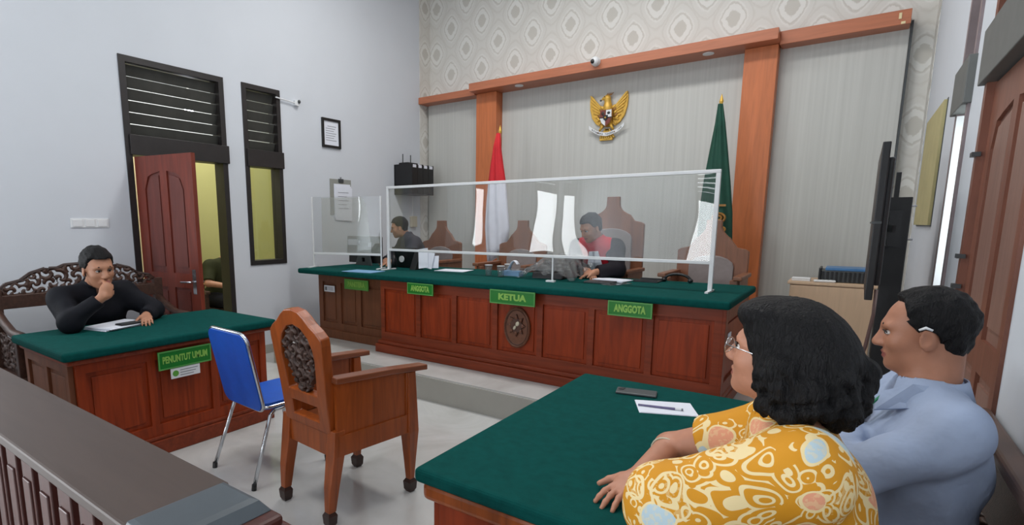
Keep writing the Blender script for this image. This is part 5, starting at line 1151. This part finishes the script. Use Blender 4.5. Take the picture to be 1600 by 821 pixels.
# ---- woman in the yellow batik blouse, leaning on the nearest table
def woman():
    yaw = math.radians(166); hf = head_frame((-0.105, 1.41, 1.205), yaw, -0.13)
    P, Nk = V3(0.02, 1.37, 0.52), V3(-0.075, 1.415, 1.055); SL, SR = V3(-0.035, 1.225, 1.01), V3(-0.08, 1.60, 0.98)
    EL, WL = V3(-0.262, 1.145, 0.905), V3(-0.13, 1.05, 0.72); ER, WR = V3(-0.385, 1.665, 0.822), V3(-0.405, 1.425, 0.815)
    S = SDF(); add_head(S, hf, Nk + V3(0, 0, -0.01), 0.052, True, 0.98); B, up, fw, lat = torso_prims(S, P, Nk, SL, SR)
    arm_prims(S, SL, EL, WL); arm_prims(S, SR, ER, WR, r=(0.054, 0.044, 0.041, 0.0285)); add_hand(S, WR, V3(-0.22, -1.0, -0.10), V3(0, -0.05, -1), 0.28, 0.20, -1, 0.98, 0.9, 0.0088)
    add_hand(S, WL, V3(0.2, 0.1, -1), V3(1, 0, 0), 0.5, 0.1, 1)
    kn = [V3(-0.37, 1.36, 0.50), V3(-0.37, 1.55, 0.50)]; ft = [V3(-0.36, 1.36, 0.10), V3(-0.36, 1.55, 0.10)]; leg_prims(S, P, lat, kn, ft)
    o = S.build('person', [MT['skin'], MT['lips']], 0.0045, base=(0.02, 1.4, 0.0), matfn=lipfn(hf), label='woman with bobbed black hair in a yellow batik blouse leaning on the table', cat='person')
    face_parts(o, hf)
    # blouse
    S = SDF(); torso_prims(S, P, Nk - V3(0, 0, 0.005), SL, SR, 0.020, 1.05, 1.12, 0.05, 1.08)
    S.cone(SL, EL, 0.084, 0.088, 0.04); cr = nrm(ER - SR); S.cone(SR, ER, 0.078, 0.072, 0.04, '+', [(SR + (ER - SR) * 0.66, cr)])
    S.cone(EL, EL + (WL - EL) * 0.45, 0.084, 0.07, 0.03)
    S.cone(Nk + V3(0.005, 0.0, -0.04), Nk + V3(-0.012, 0.004, 0.028), 0.082, 0.070, 0.02)            # collar
    S.cone(Nk + V3(-0.01, 0, -0.02), Nk + V3(-0.03, 0.01, 0.10), 0.056, 0.066, 0.006, '-')
    S.ell(Nk + V3(-0.11, 0.02, -0.015), V3(0.07, 0.045, 0.06), 0.01, '-')
    cloth_noise(S, 0.0022, 0.8); bl = S.build('blouse', MT['batik'], 0.006, o)
    kk = SDF(); leg_prims(kk, P, lat, kn, [f + V3(0, 0, 0.05) for f in ft], 0.014); kk.ell(P, V3(0.15, 0.20, 0.12), 0.04); kk.build('skirt', MT['navy'], 0.012, o)
    for f in ft: shoe(o, f, (-1, 0, 0))
    # bushy wavy bob
    T, R, s = hf; H = SDF(); rg = np.random.RandomState(2)
    cl = [((-0.015, 0, 0.045), (0.108, 0.094, 0.092)), ((-0.060, 0, 0.0), (0.098, 0.108, 0.10)), ((-0.070, 0.03, -0.040), (0.078, 0.075, 0.066)), ((-0.066, -0.03, -0.044), (0.080, 0.080, 0.066)), ((-0.034, 0.076, -0.030), (0.052, 0.036, 0.072)), ((-0.034, -0.076, -0.030), (0.052, 0.036, 0.072)), ((0.045, 0.03, 0.088), (0.05, 0.055, 0.032)), ((0.045, -0.03, 0.088), (0.05, 0.055, 0.032))]
    for c, r in cl: H.ell(T(*c), V3(*r), 0.025, '+', R)
    for k in range(70):
        a = rg.uniform(0.55, 2 * PI - 0.55); z = rg.uniform(-0.098, 0.02); rr = 0.112 + 0.012 * rg.rand(); c = (-0.045 + rr * math.cos(a) * 0.92, rr * math.sin(a) * 0.92, z)
        if c[0] > -0.012: continue
        H.ell(T(*c), V3(0.026, 0.026, 0.022) * rg.uniform(0.7, 1.15), 0.014)
    H.ell(T(0.118, 0, -0.045), V3(0.088, 0.16, 0.125), 0.012, '-', R); H.ell(T(0.09, 0, 0.03), V3(0.022, 0.05, 0.035), 0.012, '-', R)
    def wav(Pp):
        q = (Pp - T(0, 0, 0)) @ R; x, y, z = q.T; a = np.arctan2(y, x + 0.04)
        amp = np.clip((0.07 - z) / 0.12, 0.25, 1); return amp * (0.0045 * np.sin(a * 16 + 3 * np.sin(z * 55)) * np.cos(z * 70 + a * 5) + 0.0022 * np.sin(a * 41 + z * 60))
    H.fn(wav, (0, 0, 0), (0, 0, 0), 0, '~'); H.build('hair', MT['hairw'], 0.0045, o)
    # glasses
    RM = Matrix(R.tolist())
    g = MB()
    for q in (-1, 1): g.tube([T(0.102 - 0.004 * abs(math.cos(a)), q * (0.032 + 0.024 * math.cos(a)), -0.002 + 0.019 * math.sin(a)) for a in [2 * PI * k / 18 for k in range(18)]], 0.0013, 6, True)
    g.tube([T(0.106, -0.009, 0.004), T(0.109, 0, 0.007), T(0.106, 0.009, 0.004)], 0.0013, 6)
    for q in (-1, 1): g.tube([T(0.098, q * 0.056, 0.004), T(0.05, q * 0.075, 0.006), T(-0.01, q * 0.083, 0.004), T(-0.03, q * 0.083, -0.012)], 0.0014, 6)
    gl = g.build('glasses', MT['chrome'], o, smooth=True)
    for q in (-1, 1): MB().loft([[T(0.101 + dx, q * (0.032 + 0.023 * math.cos(a)), -0.002 + 0.018 * math.sin(a)) for a in [2 * PI * k / 16 for k in range(16)]] for dx in (-0.0006, 0.0006)]).build('lens', MT['glass'], gl)
    b = ER + (WR - ER) * 0.16; ax = nrm(WR - ER); u = nrm(np.cross(ax, V3(0, 0, 1))); v = np.cross(ax, u)
    MB().tube([b + (u * math.cos(2 * PI * k / 24) + v * math.sin(2 * PI * k / 24)) * 0.0425 for k in range(24)], 0.0028, 6, True).build('bracelet', MT['beige'], o, smooth=True)
    # ring on the right hand
    return o
woman()

# ---- man in the pale blue shirt with folded arms
def man():
    K = lambda *q: V3(0, 0, 1.5) + (V3(*q) - V3(0, 0, 1.5)) * 1.07
    hf = head_frame((0.178, 1.90, 1.213), math.radians(176), 0.09, 0, 0.95)
    P, Nk = V3(0.20, 1.87, 0.52), K(0.19, 1.755, 1.085); SL, SR = K(0.212, 1.60, 1.015), K(0.195, 1.945, 1.03)
    EL, WL = K(0.035, 1.50, 0.915), K(0.03, 1.74, 0.975); ER, WR = K(0.02, 1.985, 0.945), K(0.06, 1.72, 0.925)
    S = SDF(); add_head(S, hf, Nk, 0.058); B, up, fw, lat = torso_prims(S, P, Nk, SL, SR)
    arm_prims(S, SL, EL, WL); arm_prims(S, SR, ER, WR); add_hand(S, WL, V3(0.0, 0.9, 0.28), V3(0.75, 0.3, -0.4), 0.55, 0.08, -1, 0.98, 0.5); add_hand(S, WR, V3(0.25, -0.9, -0.2), V3(0.9, 0.2, 0.1), 0.5, 0.06, 1, 0.95, 0.4)
    kn = [V3(-0.22, 1.78, 0.50), V3(-0.22, 1.98, 0.50)]; ft = [V3(-0.22, 1.78, 0.10), V3(-0.22, 1.98, 0.10)]; leg_prims(S, P, lat, kn, ft)
    o = S.build('person', [MT['skinm'], MT['lips']], 0.0045, base=(0.20, 1.87, 0.0), matfn=lipfn(hf), label='man in a pale blue shirt with folded arms on the settle by the right wall', cat='person')
    face_parts(o, hf); short_hair(hf, o, MT['hair'], 0.0045, puff=0.011, nape=-0.062, rec=0.014, hl=0.104)
    S = SDF(); torso_prims(S, P, Nk - V3(0, 0, 0.01), SL, SR, 0.018, 1.04, 1.12, 0.05, 1.06)
    S.cone(Nk - V3(0, 0, 0.02), SL + V3(0.015, 0.03, 0.032), 0.062, 0.056, 0.05); S.cone(SL, EL, 0.062, 0.055, 0.03); S.cone(EL, WL, 0.057, 0.048, 0.025, '+', [(EL + (WL - EL) * 0.86, nrm(WL - EL))])
    S.cone(SR, ER, 0.076, 0.068, 0.05); S.cone(ER, WR, 0.064, 0.052, 0.03, '+', [(ER + (WR - ER) * 0.62, nrm(WR - ER))])
    S.cone(Nk + V3(0.004, 0, -0.035), Nk + V3(0.0, 0, 0.005), 0.088, 0.070, 0.012); S.cone(Nk + V3(0, 0, -0.03), Nk + V3(-0.01, 0, 0.09), 0.058, 0.064, 0.004, '-'); collar(o, Nk + V3(0.006, 0, -0.008), 0.080, 0.071, 0.052, MT['bluesh'], PI, (-0.10, 0))
    S.ell(Nk + V3(-0.095, 0, -0.005), V3(0.05, 0.030, 0.055), 0.008, '-')
    cloth_noise(S, 0.0034, 0.75, 1.0); cloth_noise(S, 0.0030, 0.4, 2.0); S.build('shirt', MT['bluesh'], 0.0055, o)
    # collar leaf on the near side, lanyard, trousers
    MB().loft([[K(0.222, 1.690, 1.112), K(0.150, 1.668, 1.118), K(0.095, 1.690, 1.085), K(0.085, 1.672, 1.040), K(0.15, 1.645, 1.065), K(0.215, 1.655, 1.078)], [p + V3(0, -0.006, 0.004) for p in (K(0.222, 1.690, 1.112), K(0.150, 1.668, 1.118), K(0.095, 1.690, 1.085), K(0.085, 1.672, 1.040), K(0.15, 1.645, 1.065), K(0.215, 1.655, 1.078))]]).build('collar', MT['bluesh'], o)
    lb = MB()
    pts = [K(0.100, 1.70, 1.075), K(0.070, 1.705, 1.03), K(0.050, 1.715, 0.985), K(0.035, 1.735, 0.945)]
    lb.loft([[p + V3(-0.004, -0.010, 0), p + V3(-0.004, 0.010, 0), p + V3(0.0, 0.010, 0.0), p + V3(0.0, -0.010, 0.0)] for p in pts]); lb.build('lanyard', MT['lany'], o)
    S = SDF(); leg_prims(S, P, lat, kn, [f + V3(0, 0, 0.0) for f in ft], 0.018); S.ell(P + V3(0, 0, -0.02), V3(0.15, 0.20, 0.115), 0.04); cloth_noise(S, 0.003, 0.8); S.build('trousers', MT['navy'], 0.009, o)
    for f in ft: shoe(o, f, (-1, 0, 0))
    T, R, s = hf; MB().tube([T(0.010, 0.088, 0.018), T(-0.004, 0.0905, 0.025), T(-0.018, 0.091, 0.018)], [0.003, 0.004, 0.003], 6).build('ear_loop', MT['white'], o, smooth=True)
    return o
man()

# ---- prosecutor at the left table
def prosecutor():
    hf = head_frame((-4.16, 1.555, 1.185), math.radians(2), 0.14, 0.05, 1.17)
    P, Nk = V3(-4.60, 1.70, 0.53), V3(-4.30, 1.575, 1.055); SL, SR = V3(-4.36, 1.79, 0.975), V3(-4.30, 1.37, 0.975)
    ER, WR = V3(-4.07, 1.33, 0.853), V3(-4.005, 1.51, 1.005); EL, WL = V3(-4.20, 1.92, 0.850), V3(-4.06, 1.80, 0.832)
    S = SDF(); add_head(S, hf, Nk, 0.058); B, up, fw, lat = torso_prims(S, P, Nk, SL, SR, 0, 1.08)
    arm_prims(S, SL, EL, WL); arm_prims(S, SR, ER, WR); add_hand(S, WR, V3(-0.35, 0.55, 0.75), V3(-0.6, -0.2, -0.2), 1.15, 0.03, -1, 1.1, 0.4, 0.010); add_hand(S, WL, V3(0.9, -0.35, -0.14), V3(0, 0, -1), 0.35, 0.1, -1, 1.0, 0.7, 0.009)
    kn = [V3(-4.33, 1.87, 0.50), V3(-4.33, 1.60, 0.50)]; ft = [V3(-4.52, 1.87, 0.10), V3(-4.52, 1.60, 0.10)]; leg_prims(S, P, lat, kn, ft)
    o = S.build('person', [MT['skind'], MT['lips']], 0.0075, base=(-4.6, 1.7, 0.0), matfn=lipfn(hf), label='man in black jacket resting his chin on his fist at the prosecutor desk', cat='person')
    face_parts(o, hf); short_hair(hf, o, MT['hair'], 0.007, puff=0.014)
    S = SDF(); torso_prims(S, P, Nk - V3(0.01, 0, 0.012), SL, SR, 0.022, 1.1, 1.15, 0.05)
    S.cone(SL, EL, 0.080, 0.068, 0.05); S.cone(EL, WL, 0.066, 0.046, 0.03, '+', [(EL + (WL - EL) * 0.92, nrm(WL - EL))]); S.cone(SR, ER, 0.080, 0.072, 0.05); S.cone(ER, WR, 0.066, 0.044, 0.03, '+', [(ER + (WR - ER) * 0.86, nrm(WR - ER))])
    collar(o, Nk + V3(0.012, 0, -0.01), 0.078, 0.076, 0.055, MT['blackj'], 0.0, (0.15, 0), 0.55, 0.008); S.cone(Nk + V3(0, 0, -0.04), Nk + V3(0.0, 0, 0.0), 0.092, 0.080, 0.015); S.cone(Nk + V3(0.02, 0, -0.03), Nk + V3(0.03, 0, 0.10), 0.062, 0.070, 0.005, '-'); S.ell(Nk + V3(0.10, 0.0, -0.02), V3(0.05, 0.03, 0.08), 0.008, '-')
    cloth_noise(S, 0.004, 0.6, 2.0); S.build('jacket', MT['blackj'], 0.008, o)
    S = SDF(); leg_prims(S, P, lat, kn, ft, 0.018); S.ell(P, V3(0.15, 0.20, 0.10), 0.04); S.build('trousers', MT['navy'], 0.014, o)
    for f in ft: shoe(o, f, (1, 0, 0))
    return o
prosecutor()

# ---- presiding judge in a black robe with red front and white bands
def presiding():
    hf = head_frame((-1.965, 4.90, 1.455), math.radians(-118), 0.42, 0, 1.05)
    P, Nk = V3(-1.93, 5.24, 0.90), V3(-1.945, 5.00, 1.345); SL, SR = V3(-1.765, 5.03, 1.265), V3(-2.11, 4.98, 1.265)
    EL, WL = V3(-1.685, 4.88, 1.085), V3(-1.84, 4.72, 1.06); ER, WR = V3(-2.14, 4.88, 1.10), V3(-1.91, 4.74, 1.065)
    S = SDF(); add_head(S, hf, Nk, 0.056); B, up, fw, lat = torso_prims(S, P, Nk, SL, SR, 0, 0.88); arm_prims(S, SL, EL, WL); arm_prims(S, SR, ER, WR)
    add_hand(S, WL, V3(-0.8, -0.5, -0.3), V3(0, 0, -1), 0.4, 0.08, 1, 1.0, 0.6, 0.009); add_hand(S, WR, V3(0.7, -0.6, -0.35), V3(0, 0, -1), 0.4, 0.08, -1, 1.0, 0.6, 0.009)
    kn = [V3(-1.82, 4.98, 0.86), V3(-2.05, 4.98, 0.86)]; ft = [V3(-1.82, 4.98, PZ + 0.10), V3(-2.05, 4.98, PZ + 0.10)]; ft = [V3(-1.82, 5.12, DZ + 0.1), V3(-2.05, 5.12, DZ + 0.1)]; leg_prims(S, P, lat, kn, ft)
    o = S.build('person', [MT['skind'], MT['lips']], 0.0075, base=(-1.93, 5.2, DZ), matfn=lipfn(hf), label='judge in a black robe with red front and white bands, looking down at papers', cat='person')
    face_parts(o, hf); short_hair(hf, o, MT['hair'], 0.007, puff=0.014)
    def robe(g, hi=False):
        S = SDF(); torso_prims(S, P, Nk - V3(0, 0, 0.012), SL, SR, 0.020 + g, 0.94, 1.12, 0.05)
        S.cone(Nk + V3(0, 0, -0.04), Nk + V3(0, -0.01, 0.02), 0.088 + g, 0.07 + g, 0.02); S.cone(Nk + V3(0, 0, -0.03), Nk + V3(0, -0.03, 0.12), 0.060, 0.066, 0.005, '-'); return S
    S = robe(0); S.cone(SL, EL, 0.072, 0.074, 0.05); S.cone(EL, WL, 0.068, 0.062, 0.03, '+', [(EL + (WL - EL) * 0.86, nrm(WL - EL))]); S.cone(SR, ER, 0.072, 0.074, 0.05); S.cone(ER, WR, 0.068, 0.062, 0.03, '+', [(ER + (WR - ER) * 0.86, nrm(WR - ER))])
    cloth_noise(S, 0.003, 0.6, 3.0); S.build('robe', MT['robe'], 0.008, o)
    C = (np.array(SL) + SR) / 2
    S = robe(0.010); S.fn(lambda Q: np.maximum(np.maximum(np.abs((Q - C) @ lat) - 0.15, -((Q - P) @ fw) - 0.005), np.maximum(((Q - Nk) @ up) - 0.05, 0.20 - ((Q - P) @ up))) * -1.0 * -1.0, (-3, 4, 0.6), (-1, 6, 1.7), 0, 'x'); 
    S.p[-1] = (lambda Q, f=S.p[-1][0]: -f(Q), S.p[-1][1], S.p[-1][2], 0, '-'); S.build('red_front', MT['robered'], 0.007, o)
    b0 = Nk + fw * 0.125 - up * 0.045
    m = MB()
    for q in (-1, 1): m.loft([[b0 + lat * (q * x0 + dx) + fw * (fz + e) - up * zz for dx, e in ((-w, 0), (w, 0), (w, 0.006), (-w, 0.006))] for x0, w, fz, zz in ((0.016, 0.026, 0.018, 0.0), (0.028, 0.036, 0.050, 0.10), (0.036, 0.044, 0.055, 0.26))])
    m.build('white_bands', MT['sheet'], o)
    S = SDF(); leg_prims(S, P, lat, kn, ft, 0.02); S.ell(P, V3(0.16, 0.2, 0.11), 0.04); S.build('robe_skirt', MT['robe'], 0.014, o)
    return o
presiding()

# ---- judge at the left in a charcoal shirt
def left_judge():
    hf = head_frame((-4.42, 4.98, 1.445), math.radians(-140), 0.22, 0, 1.0)
    P, Nk = V3(-4.22, 5.20, 0.90), V3(-4.37, 5.06, 1.335); SL, SR = V3(-4.20, 5.00, 1.255), V3(-4.52, 5.20, 1.255)
    EL, WL = V3(-4.12, 4.82, 1.09), V3(-4.28, 4.66, 1.05); ER, WR = V3(-4.62, 5.06, 1.07), V3(-4.52, 4.84, 1.05)
    S = SDF(); add_head(S, hf, Nk, 0.054); B, up, fw, lat = torso_prims(S, P, Nk, SL, SR, 0, 0.95); arm_prims(S, SL, EL, WL); arm_prims(S, SR, ER, WR)
    add_hand(S, WL, V3(-0.5, -0.8, -0.3), V3(0, 0, -1), 0.4, 0.08, 1, 1.0, 0.6, 0.009); add_hand(S, WR, V3(0.5, -0.8, -0.3), V3(0, 0, -1), 0.4, 0.08, -1, 1.0, 0.6, 0.009)
    kn = [V3(-4.12, 4.98, 0.86), V3(-4.38, 4.98, 0.86)]; ft = [V3(-4.12, 5.12, DZ + 0.1), V3(-4.38, 5.12, DZ + 0.1)]; leg_prims(S, P, lat, kn, ft)
    o = S.build('person', [MT['skind'], MT['lips']], 0.0075, base=(-4.22, 5.2, DZ), matfn=lipfn(hf), label='judge in a charcoal shirt looking down at the left end of the bench', cat='person')
    face_parts(o, hf); short_hair(hf, o, MT['hair'], 0.007, puff=0.013)
    S = SDF(); torso_prims(S, P, Nk - V3(0, 0, 0.012), SL, SR, 0.02, 1.0, 1.12, 0.05)
    for s_, e_, w_ in ((SL, EL, WL), (SR, ER, WR)): S.cone(s_, e_, 0.076, 0.066, 0.05); S.cone(e_, w_, 0.062, 0.048, 0.03, '+', [(e_ + (w_ - e_) * 0.9, nrm(w_ - e_))])
    S.cone(Nk + V3(0, 0, -0.04), Nk + V3(0, 0, 0.025), 0.086, 0.07, 0.015); S.cone(Nk + V3(0, 0, -0.03), Nk + V3(0, 0, 0.10), 0.058, 0.064, 0.005, '-'); S.ell(Nk + V3(-0.07, -0.06, -0.01), V3(0.035, 0.035, 0.05), 0.008, '-')
    cloth_noise(S, 0.003, 0.6, 5.0); S.build('shirt', MT['greysh'], 0.008, o)
    S = SDF(); leg_prims(S, P, lat, kn, ft, 0.018); S.ell(P, V3(0.15, 0.19, 0.10), 0.04); S.build('trousers', MT['navy'], 0.014, o)
    return o
left_judge()

# ---- person waiting in the passage, half hidden by the door frame
def passage_person():
    t = thing('carved_chair', 'carved wooden chair in the passage beyond the open door', 'chair', (-6.45, 3.75, 0))
    box('seat', MT['carve'], (-6.70, -6.20, 3.45, 4.05, 0.40, 0.45), t, bevel=0.01); box('back_rail', MT['carve'], (-6.72, -6.67, 3.45, 4.05, 0.85, 0.95), t)
    carving('carved_back', MT['carve'], [(3.5, 0.55), (4.0, 0.55), (4.0, 0.86), (3.5, 0.86)], 'yz', -6.71, -6.68, t, 0.01, 45, 0.4, 8)
    for x in (-6.69, -6.22):
        for y in (3.47, 4.03): box('leg', MT['carve'], (x - 0.025, x + 0.025, y - 0.025, y + 0.025, 0, 0.95 if x < -6.5 else 0.64), t)
    for y in (3.47, 4.03): box('armrest', MT['carve'], (-6.70, -6.16, y - 0.03, y + 0.03, 0.64, 0.68), t, bevel=0.008)
    hf = head_frame((-6.30, 3.92, 1.20), math.radians(-20), 0.3)
    P, Nk = V3(-6.48, 3.78, 0.52), V3(-6.40, 3.86, 1.04); SL, SR = V3(-6.38, 4.04, 0.98), V3(-6.42, 3.66, 0.96)
    ER, WR = V3(-6.30, 3.56, 0.76), V3(-6.08, 3.72, 0.72); EL, WL = V3(-6.28, 4.10, 0.74), V3(-6.06, 3.95, 0.70)
    S = SDF(); add_head(S, hf, Nk, 0.056); B, up, fw, lat = torso_prims(S, P, Nk, SL, SR); arm_prims(S, SL, EL, WL); arm_prims(S, SR, ER, WR)
    add_hand(S, WR, V3(0.8, 0.4, -0.1), V3(0, 0, -1), 0.5, 0.08, -1); add_hand(S, WL, V3(0.8, -0.4, -0.1), V3(0, 0, -1), 0.5, 0.08, 1)
    kn = [V3(-6.02, 3.92, 0.55), V3(-6.02, 3.66, 0.55)]; ft = [V3(-6.0, 3.92, 0.10), V3(-6.0, 3.66, 0.10)]; leg_prims(S, P, lat, kn, ft)
    o = S.build('person', MT['skind'], 0.009, base=(-6.48, 3.78, 0), label='person in a dark olive shirt seated in the passage, half hidden by the door frame', cat='person')
    face_parts(o, hf); short_hair(hf, o, MT['hair'], 0.009)
    S = SDF(); torso_prims(S, P, Nk - V3(0, 0, 0.02), SL, SR, 0.02); S.cone(SL, EL, 0.074, 0.068, 0.04, '+', [(SL + (EL - SL) * 0.9, nrm(EL - SL))]); S.cone(SR, ER, 0.074, 0.068, 0.04, '+', [(SR + (ER - SR) * 0.9, nrm(ER - SR))]); S.build('shirt', MT['olive'], 0.011, o)
    S = SDF(); leg_prims(S, P, lat, kn, ft, 0.018); S.ell(P, V3(0.15, 0.19, 0.10), 0.04); S.build('trousers', MT['blackj'], 0.014, o)
    for f in ft: shoe(o, f, (1, 0, 0))
passage_person()
